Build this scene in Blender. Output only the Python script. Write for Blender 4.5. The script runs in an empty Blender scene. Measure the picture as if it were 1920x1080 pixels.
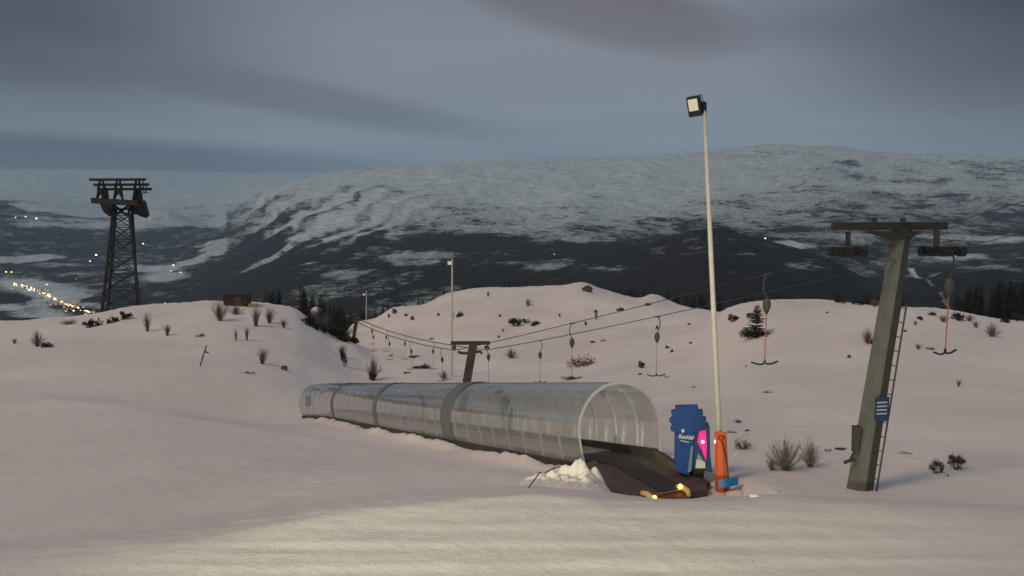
import bpy, bmesh, math, random
import numpy as np
from mathutils import Vector, Matrix

random.seed(7)
rng = np.random.default_rng(11)
scene = bpy.context.scene
COL = scene.collection
R = math.radians
PI = math.pi

# ------------------------------------------------------------------ camera model
F = 1500.0
HOR = 370.0
PITCH = math.atan((540 - HOR) / F)
cP, sP = math.cos(PITCH), math.sin(PITCH)
SX = 27.0 / 22.5                                     # world metres per design metre (trims the layout scale)


def slope(py):
    v = (540.0 - py) / F
    return (-sP + v * cP) / (cP + v * sP)


def at(px, py, Y):
    u = (px - 960.0) / F
    v = (540.0 - py) / F
    k = Y / (cP + v * sP)
    return Vector((u * k, Y, (-sP + v * cP) * k))


def pix(p):
    w = p[1] * cP - p[2] * sP
    return 960 + F * p[0] / w, 540 - F * (p[1] * sP + p[2] * cP) / w


# ------------------------------------------------------------------ noise
def _hash(ix, iy, seed):
    n = (ix.astype(np.int64) * 374761393 + iy.astype(np.int64) * 668265263 + seed * 974634777) & 0x7fffffff
    n = ((n ^ (n >> 13)) * 1274126177) & 0x7fffffff
    n = (n ^ (n >> 16)) & 0x7fffffff
    return n / float(0x7fffffff)


def vnoise(x, y, seed=0):
    ix, iy = np.floor(x), np.floor(y)
    fx, fy = x - ix, y - iy
    fx = fx * fx * fx * (fx * (fx * 6 - 15) + 10)
    fy = fy * fy * fy * (fy * (fy * 6 - 15) + 10)
    a = _hash(ix, iy, seed); b = _hash(ix + 1, iy, seed)
    c = _hash(ix, iy + 1, seed); d = _hash(ix + 1, iy + 1, seed)
    return (a + (b - a) * fx) * (1 - fy) + (c + (d - c) * fx) * fy


def fbm(x, y, octv=5, seed=0, gain=.5):
    s = 0; amp = 1.0; tot = 0
    for i in range(octv):
        s = s + amp * (vnoise(x * 2 ** i + 13.7 * i, y * 2 ** i - 7.1 * i, seed + i) - .5)
        tot += amp; amp *= gain
    return s / tot * 2


def sstep(a, b, x):
    t = np.clip((x - a) / (b - a), 0, 1)
    return t * t * (3 - 2 * t)


# ------------------------------------------------------------------ materials
def new_mat(name):
    m = bpy.data.materials.new(name); m.use_nodes = True
    nt = m.node_tree
    return m, nt, nt.nodes['Principled BSDF']


def simple(name, col, rough=.6, metal=0.0, noise=.15, scale=6.0, bump=.0, spec=.5, emit=None, es=0, coords='Object'):
    m, nt, b = new_mat(name)
    N, L = nt.nodes, nt.links
    b.inputs['Roughness'].default_value = rough
    b.inputs['Metallic'].default_value = metal
    b.inputs['Specular IOR Level'].default_value = spec
    tc = N.new('ShaderNodeTexCoord')
    nz = N.new('ShaderNodeTexNoise'); nz.inputs['Scale'].default_value = scale
    nz.inputs['Detail'].default_value = 6; nz.inputs['Roughness'].default_value = .65
    L.new(tc.outputs[coords], nz.inputs['Vector'])
    cr = N.new('ShaderNodeValToRGB')
    cr.color_ramp.elements[0].position = .3; cr.color_ramp.elements[1].position = .7
    cr.color_ramp.elements[0].color = [c * (1 - noise) for c in col] + [1]
    cr.color_ramp.elements[1].color = [min(1, c * (1 + noise)) for c in col] + [1]
    L.new(nz.outputs['Fac'], cr.inputs['Fac'])
    L.new(cr.outputs['Color'], b.inputs['Base Color'])
    if bump:
        bp = N.new('ShaderNodeBump'); bp.inputs['Strength'].default_value = bump
        bp.inputs['Distance'].default_value = .02
        L.new(nz.outputs['Fac'], bp.inputs['Height']); L.new(bp.outputs['Normal'], b.inputs['Normal'])
    if emit:
        b.inputs['Emission Color'].default_value = list(emit) + [1]
        b.inputs['Emission Strength'].default_value = es
    return m


def snow_mat():
    m, nt, b = new_mat('near_snow')
    N, L = nt.nodes, nt.links
    b.inputs['Roughness'].default_value = .75
    b.inputs['Specular IOR Level'].default_value = .25
    g = N.new('ShaderNodeNewGeometry')
    n1 = N.new('ShaderNodeTexNoise'); n1.inputs['Scale'].default_value = .09; n1.inputs['Detail'].default_value = 8
    n2 = N.new('ShaderNodeTexNoise'); n2.inputs['Scale'].default_value = 2.2; n2.inputs['Detail'].default_value = 10
    n2.inputs['Roughness'].default_value = .7
    n3 = N.new('ShaderNodeTexNoise'); n3.inputs['Scale'].default_value = .5; n3.inputs['Detail'].default_value = 5
    for n in (n1, n2, n3):
        L.new(g.outputs['Position'], n.inputs['Vector'])
    cr = N.new('ShaderNodeValToRGB')
    cr.color_ramp.elements[0].position = .3; cr.color_ramp.elements[1].position = .7
    cr.color_ramp.elements[0].color = (.69, .65, .64, 1); cr.color_ramp.elements[1].color = (.83, .785, .77, 1)
    L.new(n1.outputs['Fac'], cr.inputs['Fac'])
    L.new(cr.outputs['Color'], b.inputs['Base Color'])
    add = N.new('ShaderNodeMath'); add.operation = 'MULTIPLY_ADD'
    L.new(n3.outputs['Fac'], add.inputs[0]); add.inputs[1].default_value = 2.0
    L.new(n2.outputs['Fac'], add.inputs[2])
    bp = N.new('ShaderNodeBump'); bp.inputs['Strength'].default_value = .75; bp.inputs['Distance'].default_value = .06
    L.new(add.outputs[0], bp.inputs['Height']); L.new(bp.outputs['Normal'], b.inputs['Normal'])
    return m


def hills_mat():
    """snow, scrub, rock and forest on the far mountains, driven by the land cover attribute"""
    m, nt, b = new_mat('mountain_cover')
    N, L = nt.nodes, nt.links
    b.inputs['Roughness'].default_value = .95
    b.inputs['Specular IOR Level'].default_value = .05
    at_ = N.new('ShaderNodeAttribute'); at_.attribute_name = 'forest'
    ac = N.new('ShaderNodeAttribute'); ac.attribute_name = 'cover_uv'       # map coordinates of the land cover
    sx = N.new('ShaderNodeSeparateXYZ'); L.new(ac.outputs['Vector'], sx.inputs[0])

    def noise(sx_, sy_, rot, detail, rough=.6, seed=0):
        mp = N.new('ShaderNodeMapping'); mp.inputs['Scale'].default_value = (sx_, sy_, 1)
        mp.inputs['Rotation'].default_value = (0, 0, rot); mp.inputs['Location'].default_value = (seed, seed * 2.3, 0)
        mp.vector_type = 'TEXTURE' if False else 'POINT'
        n = N.new('ShaderNodeTexNoise'); n.inputs['Scale'].default_value = 1; n.inputs['Detail'].default_value = detail
        n.inputs['Roughness'].default_value = rough
        L.new(ac.outputs['Vector'], mp.inputs[0]); L.new(mp.outputs[0], n.inputs['Vector'])
        return n

    def mth(op, a, b_, c=None, clamp=False):
        n = N.new('ShaderNodeMath'); n.operation = op; n.use_clamp = clamp
        for i, v in enumerate((a, b_, c)):
            if v is None: continue
            if isinstance(v, (int, float)): n.inputs[i].default_value = v
            else: L.new(v, n.inputs[i])
        return n.outputs[0]
    a = noise(1.3, 2.6, 0, 5, .6)
    c = noise(7, 12, .3, 8, .75, 3)
    d = noise(34, 46, .5, 4, .8, 7)
    v = mth('MULTIPLY_ADD', a.outputs['Fac'], .55, 0)
    v = mth('MULTIPLY_ADD', c.outputs['Fac'], .85, v)
    v = mth('MULTIPLY_ADD', d.outputs['Fac'], .38, v)          # mean about .89
    v = mth('SUBTRACT', v, .89)
    v = mth('MULTIPLY', v, 4.2)
    s = mth('ADD', at_.outputs['Fac'], v)
    mask = N.new('ShaderNodeMapRange'); mask.interpolation_type = 'SMOOTHSTEP'
    mask.inputs['From Min'].default_value = .38; mask.inputs['From Max'].default_value = .82
    L.new(s, mask.inputs['Value'])
    # snow tint with the blue dusk light put into it / forest tint
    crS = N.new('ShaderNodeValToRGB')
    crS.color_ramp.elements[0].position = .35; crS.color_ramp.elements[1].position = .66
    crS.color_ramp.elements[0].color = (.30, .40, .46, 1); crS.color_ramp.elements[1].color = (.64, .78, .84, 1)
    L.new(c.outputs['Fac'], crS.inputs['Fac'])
    crF = N.new('ShaderNodeValToRGB')
    crF.color_ramp.elements[0].position = .4; crF.color_ramp.elements[1].position = .72
    crF.color_ramp.elements[0].color = (.010, .012, .014, 1); crF.color_ramp.elements[1].color = (.055, .06, .066, 1)
    L.new(d.outputs['Fac'], crF.inputs['Fac'])
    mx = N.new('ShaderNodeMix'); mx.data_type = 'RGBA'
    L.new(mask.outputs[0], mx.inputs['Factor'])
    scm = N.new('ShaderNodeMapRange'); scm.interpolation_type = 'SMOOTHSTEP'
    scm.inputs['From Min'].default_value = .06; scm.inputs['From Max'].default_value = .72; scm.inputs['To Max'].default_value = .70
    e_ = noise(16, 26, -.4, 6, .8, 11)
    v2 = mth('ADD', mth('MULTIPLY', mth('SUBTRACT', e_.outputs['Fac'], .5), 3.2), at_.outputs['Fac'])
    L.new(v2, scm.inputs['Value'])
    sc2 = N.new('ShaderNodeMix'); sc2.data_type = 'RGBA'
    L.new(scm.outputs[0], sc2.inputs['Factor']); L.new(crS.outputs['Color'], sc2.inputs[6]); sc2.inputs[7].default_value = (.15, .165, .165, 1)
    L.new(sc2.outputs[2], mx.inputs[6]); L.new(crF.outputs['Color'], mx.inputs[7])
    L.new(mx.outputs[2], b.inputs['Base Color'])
    return m


def panel_mat():
    m = bpy.data.materials.new('clear_panel'); m.use_nodes = True
    nt = m.node_tree; N, L = nt.nodes, nt.links
    for n in list(N): N.remove(n)
    out = N.new('ShaderNodeOutputMaterial')
    tr = N.new('ShaderNodeBsdfTransparent'); tr.inputs[0].default_value = (.97, .965, .96, 1)
    gl = N.new('ShaderNodeBsdfGlossy'); gl.inputs['Roughness'].default_value = .07
    gl.inputs['Color'].default_value = (.80, .83, .85, 1)
    df = N.new('ShaderNodeBsdfDiffuse'); df.inputs[0].default_value = (.44, .42, .40, 1)
    tl = N.new('ShaderNodeBsdfTranslucent'); tl.inputs[0].default_value = (.55, .52, .49, 1)
    ml = N.new('ShaderNodeMixShader'); ml.inputs[0].default_value = .5
    L.new(df.outputs[0], ml.inputs[1]); L.new(tl.outputs[0], ml.inputs[2])
    lw = N.new('ShaderNodeLayerWeight'); lw.inputs[0].default_value = .5
    pw = N.new('ShaderNodeMath'); pw.operation = 'POWER'; pw.inputs[1].default_value = 3.0; L.new(lw.outputs['Facing'], pw.inputs[0])
    fr = N.new('ShaderNodeMath'); fr.operation = 'MULTIPLY_ADD'; fr.inputs[1].default_value = .72; fr.inputs[2].default_value = .13; L.new(pw.outputs[0], fr.inputs[0])
    tc = N.new('ShaderNodeTexCoord'); nz = N.new('ShaderNodeTexNoise')
    nz.inputs['Scale'].default_value = .9; nz.inputs['Detail'].default_value = 7; nz.inputs['Roughness'].default_value = .6
    L.new(tc.outputs['Object'], nz.inputs['Vector'])
    mr = N.new('ShaderNodeMapRange'); mr.inputs['From Min'].default_value = .35; mr.inputs['From Max'].default_value = .7
    mr.inputs['To Min'].default_value = .26; mr.inputs['To Max'].default_value = .56
    L.new(nz.outputs['Fac'], mr.inputs['Value'])
    m1 = N.new('ShaderNodeMixShader'); L.new(mr.outputs[0], m1.inputs[0]); L.new(tr.outputs[0], m1.inputs[1]); L.new(ml.outputs[0], m1.inputs[2])
    m2 = N.new('ShaderNodeMixShader'); L.new(fr.outputs[0], m2.inputs[0]); L.new(m1.outputs[0], m2.inputs[1]); L.new(gl.outputs[0], m2.inputs[2])
    L.new(m2.outputs[0], out.inputs[0])
    return m


def emis(name, col, st):
    m = simple(name, col, .5, noise=.05, emit=col, es=st)
    return m


M = dict(
    snow=snow_mat(), hills=hills_mat(), panel=panel_mat(),
    frost=simple('frosted_roof', (.20, .235, .245), .42, noise=.25, scale=1.3),
    rib=simple('galvanised_rib', (.68, .66, .61), .24, .55, .12),
    frontrib=simple('bright_end_rib', (.68, .66, .60), .25, .4, .08),
    band=simple('grey_joint_band', (.13, .145, .14), .6, 0, .2, 3),
    plinth=simple('dark_plinth', (.040, .038, .036), .7, 0, .3, 4, .2),
    carpet=simple('rubber_carpet', (.035, .034, .034), .75, 0, .2, 9, .3),
    deck=simple('brown_deck', (.085, .066, .055), .75, 0, .3, 5, .3),
    comb=simple('rusty_plate', (.16, .065, .035), .6, .2, .4, 8),  # orange light of the guard lamps put into the plate colour
    blue=simple('blue_paint', (.012, .058, .26), .45, 0, .18, 5),
    blue2=simple('blue_panel', (.028, .055, .17), .45, 0, .25, 5),
    lblue=simple('pale_blue_edge', (.16, .23, .31), .5, 0, .15, 5),
    white=simple('white_print', (.55, .6, .55), .6, 0, .1, 12),
    orange=simple('orange_padding', (.62, .105, .03), .7, 0, .14, 5, .2),
    shovel=simple('blue_plastic', (.01, .20, .42), .35, 0, .12, 6),
    black=simple('black_rubber', (.010, .011, .013), .6, 0, .2, 8),
    cream=simple('cream_pole', (.62, .58, .51), .5, 0, .1, 3),
    lampglass=simple('lamp_glass', (.55, .51, .42), .35, 0, .1, 9, emit=(1, .87, .62), es=.32),  # reflected shine of the lamp face put in as a weak glow
    steel=simple('tower_steel', (.128, .128, .118), .65, .1, .18, 2.5),
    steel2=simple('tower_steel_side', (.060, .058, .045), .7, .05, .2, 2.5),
    rust=simple('rusty_beam', (.034, .030, .024), .75, .1, .35, 5),
    dsteel=simple('far_steel', (.020, .022, .024), .7, .1, .3, 1),
    farpost=simple('weathered_post', (.075, .062, .052), .8, 0, .25, 2),
    rope=simple('steel_rope', (.055, .055, .05), .5, .3, .1, 5),
    cord=simple('pale_cord', (.42, .36, .27), .7, 0, .1, 5),
    redcord=simple('red_cord', (.42, .13, .09), .7, 0, .1, 5),
    spring=simple('spring_box_shell', (.075, .068, .058), .6, 0, .2, 6),
    tbar=simple('tbar_plastic', (.018, .018, .018), .5, 0, .1, 6),
    signblue=simple('sign_blue', (.018, .052, .13), .45, 0, .15, 6),
    signwhite=simple('sign_white', (.50, .55, .58), .5, 0, .1, 6),
    twig=simple('bare_twig', (.17, .138, .118), .9, 0, .3, 3),
    needle=simple('dark_needle', (.026, .032, .022), .9, 0, .5, 3),
    redleaf=simple('dry_leaf', (.060, .030, .026), .9, 0, .5, 4),
    rock=simple('grey_rock', (.075, .066, .060), .9, 0, .5, 2, .6),
    heath=simple('dry_heather', (.16, .12, .085), .95, 0, .4, 3),
    wood=simple('brown_board', (.075, .048, .030), .85, 0, .35, 4),
    spruce=simple('spruce_needle', (.016, .019, .018), .95, 0, .5, .8, coords='Generated'),
    bark=simple('bark', (.03, .024, .02), .95, 0, .4, 3),
    wall=simple('house_wall', (.22, .15, .11), .9, 0, .2, .3),
    roof=simple('snowy_roof', (.5, .5, .5), .9, 0, .1, .3),
    ambr=simple('amber_lens', (.62, .42, .16), .35, 0, .2, 9, emit=(1, .6, .15), es=.12),
    yel=emis('yellow_guard_lamp', (1.0, .50, .08), 7.0),
    yelw=emis('amber_lamp_shell', (1.0, .78, .42), .5),
    pink=emis('pink_display', (.85, .02, .22), .75),
    pinkw=emis('pink_hotspot', (1.0, .62, .85), 3.0),
    led=emis('small_indicator', (1.0, .8, .75), 1.6),
    warm=emis('warm_street_lamp', (1.0, .56, .22), 3.6),
    cold=emis('white_street_lamp', (.95, .96, 1.0), 3.0),
    redl=emis('red_shop_light', (1.0, .25, .14), 1.6),
)
for k in ('yelw', 'pink', 'led', 'warm', 'cold', 'redl', 'lampglass'):
    try: M[k].cycles.emission_sampling = 'NONE'
    except Exception: pass


# ------------------------------------------------------------------ mesh helpers
class MB:
    def __init__(self):
        self.v = []; self.f = []

    def poly(self, pts):
        n = len(self.v); self.v += [tuple(p) for p in pts]; self.f.append(tuple(range(n, n + len(pts))))

    def box(self, c, sx, sy, sz, rot=None):
        c = Vector(c); n = len(self.v)
        for dx in (-.5, .5):
            for dy in (-.5, .5):
                for dz in (-.5, .5):
                    p = Vector((dx * sx, dy * sy, dz * sz))
                    if rot is not None: p = rot @ p
                    self.v.append(tuple(c + p))
        for q in ((0, 1, 3, 2), (4, 6, 7, 5), (0, 4, 5, 1), (2, 3, 7, 6), (0, 2, 6, 4), (1, 5, 7, 3)):
            self.f.append(tuple(n + i for i in q))

    def bar(self, a, b, w, d=None, up=(0, 0, 1)):
        a, b = Vector(a), Vector(b); z = (b - a); L = z.length
        if L < 1e-6: return
        z.normalize(); up = Vector(up)
        if abs(z.dot(up)) > .98: up = Vector((0, 1, 0))
        x = up.cross(z).normalized(); y = z.cross(x)
        rot = Matrix((x, y, z)).transposed()
        self.box((a + b) / 2, w, d or w, L, rot)

    def tube(self, pts, r, n=6, caps=True):
        pts = [Vector(p) for p in pts]
        rs = r if isinstance(r, (list, tuple)) else [r] * len(pts)
        base = len(self.v); prev = None
        for i, p in enumerate(pts):
            t = (pts[min(i + 1, len(pts) - 1)] - pts[max(i - 1, 0)]).normalized()
            if prev is None:
                ref = Vector((0, 0, 1)) if abs(t.z) < .9 else Vector((1, 0, 0))
                x = ref.cross(t).normalized()
            else:
                x = (prev - t * prev.dot(t)).normalized()
            prev = x; y = t.cross(x)
            for k in range(n):
                a = 2 * PI * k / n
                self.v.append(tuple(p + (x * math.cos(a) + y * math.sin(a)) * rs[i]))
        for i in range(len(pts) - 1):
            for k in range(n):
                k2 = (k + 1) % n
                self.f.append((base + i * n + k, base + i * n + k2, base + (i + 1) * n + k2, base + (i + 1) * n + k))
        if caps:
            self.f.append(tuple(base + k for k in range(n))[::-1])
            self.f.append(tuple(base + (len(pts) - 1) * n + k for k in range(n)))

    def extrude(self, pts, vec):
        """closed prism from a polygon"""
        vec = Vector(vec); n = len(self.v); m = len(pts)
        self.v += [tuple(Vector(p)) for p in pts]
        self.v += [tuple(Vector(p) + vec) for p in pts]
        self.f.append(tuple(range(n, n + m))[::-1]); self.f.append(tuple(range(n + m, n + 2 * m)))
        for i in range(m):
            j = (i + 1) % m
            self.f.append((n + i, n + j, n + m + j, n + m + i))

    def ball(self, c, r, seg=8, rings=6, sq=(1, 1, 1), jit=0):
        c = Vector(c); n = len(self.v)
        self.v.append(tuple(c + Vector((0, 0, r * sq[2]))))
        for i in range(1, rings):
            th = PI * i / rings
            for k in range(seg):
                a = 2 * PI * k / seg; q = 1 + random.uniform(-jit, jit)
                self.v.append((c.x + r * sq[0] * q * math.sin(th) * math.cos(a), c.y + r * sq[1] * q * math.sin(th) * math.sin(a), c.z + r * sq[2] * q * math.cos(th)))
        self.v.append(tuple(c - Vector((0, 0, r * sq[2]))))
        for k in range(seg):
            self.f.append((n, n + 1 + k, n + 1 + (k + 1) % seg))
            e = n + 1 + (rings - 2) * seg
            self.f.append((len(self.v) - 1, e + (k + 1) % seg, e + k))
        for i in range(rings - 2):
            for k in range(seg):
                a = n + 1 + i * seg
                self.f.append((a + k, a + seg + k, a + seg + (k + 1) % seg, a + (k + 1) % seg))

    def build(self, name, mat, parent=None, smooth=False, origin=None, label=None, bevel=0):
        me = bpy.data.meshes.new(name)
        o0 = Vector((0, 0, 0)) if origin is None else Vector(origin)
        me.from_pydata([tuple(Vector(v) - o0) for v in self.v], [], self.f)
        me.materials.append(mat)
        bm = bmesh.new(); bm.from_mesh(me)
        bmesh.ops.recalc_face_normals(bm, faces=bm.faces)
        if bevel:
            bmesh.ops.bevel(bm, geom=[e for e in bm.edges], offset=bevel, segments=2, affect='EDGES', profile=.6)
        bm.to_mesh(me); bm.free()
        if smooth:
            for p in me.polygons: p.use_smooth = True
        o = bpy.data.objects.new(name, me); COL.objects.link(o)
        if parent is not None:
            o.parent = parent
            o.location = o0
        else:
            o.location = o0
        if label: o['label'] = label
        return o


def tag(o, label=None, cat=None, group=None, kind=None):
    if label: o['label'] = label
    if cat: o['category'] = cat
    if group: o['group'] = group
    if kind: o['kind'] = kind
    return o


def thing(name, loc, label, cat, group=None, rz=0):
    o = bpy.data.objects.new(name, None); COL.objects.link(o)
    o.empty_display_size = .3
    o.location = loc; o.rotation_euler = (0, 0, rz)
    return tag(o, label, cat, group)


def loc_of(parent, pts_world):
    """world points -> local to an unrotated parent"""
    return [Vector(p) - parent.location for p in pts_world]


class LMB(MB):
    """mesh given in world coordinates, built as a child of an unrotated Empty"""
    def build(self, name, mat, parent=None, **kw):
        if parent is not None and parent.type == 'EMPTY':
            L0 = parent.location
            self.v = [tuple(Vector(v) - L0) for v in self.v]
            return super().build(name, mat, parent, **kw)
        return super().build(name, mat, parent, **kw)


def wchild(mb, name, mat, root, parent=None, **kw):
    """world-coordinate mesh -> child of root (Empty at root.location), or sub-part of `parent`"""
    L0 = root.location
    mb.v = [tuple(Vector(v) - L0) for v in mb.v]
    return mb.build(name, mat, parent or root, **kw)


def copy_tree(o, parent=None):
    c = o.copy(); COL.objects.link(c)
    if parent is not None: c.parent = parent
    for ch in list(o.children): copy_tree(ch, c)
    return c


# ------------------------------------------------------------------ near ground
Dn = np.array([12, 15, 18, 22, 28, 36, 46, 58, 70, 82, 95, 110, 125, 140, 160, 200, 260.])
NEAR = {
    -400: [1080, 1050, 985, 930, 875, 820, 775, 730, 692, 655, 628, 612, 640, 660, 690, 730, 800],
    0:    [1076, 1042, 972, 918, 866, 815, 770, 725, 685, 645, 617, 603, 630, 650, 690, 730, 800],
    130:  [1075, 1038, 968, 912, 860, 811, 767, 723, 684, 642, 611, 596, 620, 650, 690, 730, 800],
    250:  [1074, 1034, 965, 908, 857, 810, 766, 724, 684, 641, 601, 574, 600, 640, 690, 730, 800],
    400:  [1073, 1025, 958, 904, 854, 812, 772, 730, 690, 645, 598, 566, 595, 640, 690, 730, 800],
    480:  [1072, 1018, 953, 902, 854, 815, 777, 742, 700, 655, 603, 568, 600, 645, 690, 730, 800],
    545:  [1071, 1010, 950, 900, 855, 818, 784, 757, 718, 672, 618, 578, 610, 650, 690, 730, 800],
    585:  [1070, 1006, 947, 898, 857, 820, 792, 770, 735, 690, 640, 604, 635, 665, 690, 730, 800],
    620:  [1070, 1003, 945, 897, 858, 823, 797, 780, 745, 705, 662, 628, 645, 655, 665, 700, 790],
    665:  [1070, 1000, 942, 896, 859, 826, 803, 787, 760, 722, 683, 644, 650, 632, 606, 625, 760],
    700:  [1070, 998, 940, 895, 859, 828, 805, 788, 762, 728, 692, 662, 642, 618, 598, 620, 750],
    740:  [1070, 995, 938, 895, 860, 831, 808, 787, 762, 728, 695, 662, 628, 597, 577, 605, 740],
    790:  [1070, 992, 937, 893, 861, 832, 810, 790, 757, 725, 693, 660, 622, 588, 571, 600, 730],
    850:  [1070, 990, 936, 890, 862, 832, 811, 790, 752, 722, 691, 656, 614, 572, 549, 590, 720],
    900:  [1070, 988, 935, 888, 862, 833, 811, 788, 750, 720, 689, 652, 610, 566, 541, 590, 720],
    1000: [1070, 986, 934, 885, 862, 833, 808, 780, 747, 714, 682, 646, 605, 562, 538, 590, 720],
    1050: [1070, 986, 935, 884, 858, 825, 797, 767, 735, 706, 675, 640, 602, 560, 536, 590, 720],
    1090: [1070, 986, 936, 884, 850, 815, 785, 755, 725, 700, 668, 635, 600, 559, 529, 590, 720],
    1130: [1070, 986, 938, 885, 845, 807, 775, 745, 717, 692, 662, 631, 598, 563, 543, 595, 720],
    1200: [1070, 986, 940, 886, 838, 797, 762, 732, 706, 682, 652, 622, 592, 570, 558, 600, 720],
    1222: [1070, 986, 941, 886, 837, 795, 760, 730, 704, 680, 650, 620, 590, 567, 552, 600, 720],
    1260: [1070, 986, 942, 886, 835, 792, 755, 724, 697, 672, 642, 613, 588, 574, 567, 610, 730],
    1330: [1070, 987, 943, 886, 831, 785, 745, 715, 685, 655, 625, 600, 586, 582, 600, 650, 760],
    1375: [1070, 987, 944, 886, 828, 779, 737, 697, 655, 612, 578, 574, 590, 600, 630, 680, 780],
    1450: [1070, 988, 945, 887, 826, 775, 730, 682, 630, 578, 562, 572, 600, 620, 650, 700, 790],
    1540: [1070, 990, 948, 889, 825, 771, 724, 675, 620, 575, 563, 575, 600, 620, 650, 700, 790],
    1620: [1070, 992, 950, 890, 825, 770, 722, 672, 615, 578, 570, 590, 610, 630, 660, 700, 790],
    1780: [1070, 995, 951, 890, 825, 772, 725, 678, 630, 593, 582, 600, 620, 640, 670, 710, 800],
    1920: [1072, 998, 952, 892, 828, 776, 730, 686, 642, 612, 602, 612, 630, 650, 680, 720, 800],
    2300: [1075, 1002, 956, 896, 832, 780, 735, 692, 650, 620, 612, 622, 640, 660, 690, 730, 810],
}


def pchip_rows(x, ys, xq):
    """monotone cubic along axis 1; x (k), ys (n,k), xq (m) -> (n,m)"""
    h = np.diff(x); d = np.diff(ys, axis=1) / h
    m = np.zeros_like(ys)
    m[:, 0] = d[:, 0]; m[:, -1] = d[:, -1]
    a, b = d[:, :-1], d[:, 1:]
    same = (a * b) > 0
    w1 = 2 * h[1:] + h[:-1]; w2 = h[1:] + 2 * h[:-1]
    with np.errstate(divide='ignore', invalid='ignore'):
        hm = (w1 + w2) / (w1 / a + w2 / b)
    m[:, 1:-1] = np.where(same, hm, 0)
    idx = np.clip(np.searchsorted(x, xq) - 1, 0, len(x) - 2)
    t = (xq - x[idx]) / h[idx]; t = np.clip(t, 0, 1)
    h00 = (1 + 2 * t) * (1 - t) ** 2; h10 = t * (1 - t) ** 2; h01 = t * t * (3 - 2 * t); h11 = t * t * (t - 1)
    return h00 * ys[:, idx] + h10 * h[idx] * m[:, idx] + h01 * ys[:, idx + 1] + h11 * h[idx] * m[:, idx + 1]


def table_grid(tab, D, cols, Yq):
    keys = sorted(tab); ys = np.array([tab[k] for k in keys], float)
    A = pchip_rows(np.log(D), ys, np.log(Yq))                # (keys, Yq)
    B = pchip_rows(np.array(keys, float), A.T.copy(), cols)  # (Yq, cols)
    return B


# tunnel axis (base line of the covered carpet)
TN = at(1170, 873, 22.5); TF = at(616, 777, 60.0)
TDIR = (TF - TN); TLEN = TDIR.length; TDIR.normalize()
TLAT = Vector((-TDIR.y, TDIR.x, 0)).normalized() * -1      # points right / away from the camera
TH, TW = 2.42, 2.78

ncol, nrow = 620, 460
colpx = np.linspace(-700, 2700, ncol)
Yrow = np.concatenate([np.linspace(-26, 9.5, 36), np.exp(np.linspace(math.log(10), math.log(255), nrow - 36))])
Yc = np.clip(Yrow, 12, 260)
PY = table_grid(NEAR, Dn, np.clip(colpx, -399, 2299), Yc)
V = (540 - PY) / F
SL = (-sP + V * cP) / (cP + V * sP)
GZ = SL * Yc[:, None]
ZT = -6.50
Ywid = np.maximum(Yrow, 8.0)
AX = (colpx - 960) / F * (1.0 / cP)
GX = AX[None, :] * Ywid[:, None]
GY = np.repeat(Yrow[:, None], ncol, 1)
# terrace: level apron in front, breaking along a curved lip
lip = np.interp(colpx, [-400, 0, 400, 700, 1000, 1090, 1180, 1380, 1480, 2300], [13.8, 14.0, 15.1, 16.4, 17.3, 17.0, 16.5, 16.5, 16.8, 15.0])[None, :]
lipn = lip + .22 * fbm(GX * .8, GY * .8, 4, 31)
k = sstep(-1.0, 2.6, GY - lipn)
flat = ZT + .02 * (GY - 12) * (GY < 12) * 0
berm = .035 * np.exp(-((GY - lipn + .25) / .35) ** 2) * np.interp(colpx, [300, 500, 1000, 1150], [.3, 1, .8, 0])[None, :]
GZ = flat * (1 - k) + np.minimum(GZ, ZT) * k + berm
# bed of the covered carpet
P0 = np.stack([GX - TN.x, GY - TN.y], -1)
dxy = np.array([TDIR.x, TDIR.y]); dl = np.linalg.norm(dxy); du = dxy / dl
s_al = P0 @ du; lat = P0 @ np.array([-du[1], du[0]])
zline = TN.z + TDIR.z / dl * np.clip(s_al, 0, TLEN * dl + 6) - .05 * np.clip(-s_al, 0, 3)
wgt = (1 - sstep(1.5, np.where(s_al < 0, 2.3, np.interp(s_al, [0, 15, 30, 45], [3.6, 5, 13, 22])), np.abs(lat))) * sstep(-5.0, -2.9, s_al) * (1 - sstep(TLEN * dl + 1, TLEN * dl + 8, s_al))
GZ = GZ * (1 - wgt) + (zline - .06) * wgt
drift = .26 * np.exp(-((lat - 1.60) / .30) ** 2) * np.clip(.45 + 1.5 * fbm(s_al * .45, lat * .5, 3, 5) + .5 * fbm(s_al * 2.3, lat * 1.5, 3, 15), 0, 1.3) * (s_al > -.5) * (s_al < TLEN * dl)
drift2 = .10 * np.exp(-((lat + 1.9) / .4) ** 2) * (s_al > -.5) * (s_al < TLEN * dl)
# undulation
far = np.clip(GY / 60, .15, 1.6)
# wheel and blade marks on the lit apron
GZ = GZ + .10 * far * fbm(GX * .13, GY * .13, 4, 1) + .022 * np.minimum(far, 1) * fbm(GX * 1.1, GY * 1.1, 4, 9)
rut = np.clip(1 - k, 0, 1) * ((.005 * np.sin((GY + .045 * GX + .25 * fbm(GX * .25, GY * .25, 2, 3)) * 9.0) * (fbm(GX * .12, GY * .9, 3, 17) > -.05)
                             + .022 * fbm(GX * .22 + GY * .1, GY * 2.0, 5, 23)))
trkz = 0
for y0_, sl_, cv in ((11.4, .03, .002), (12.35, .035, .002), (13.4, .02, -.001), (14.3, .022, -.001)):
    yy_ = y0_ + sl_ * GX + cv * GX ** 2 + .12 * fbm(GX * .3, GX * 0 + y0_, 2, 7)
    trkz = trkz - .035 * np.exp(-((GY - yy_) / .16) ** 2) * (.55 + .6 * fbm(GX * .8, GY, 3, 88)) + .018 * np.exp(-((GY - yy_ - .28) / .1) ** 2)
GZ = GZ + rut + .6 * trkz * (1 - k)
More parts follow.
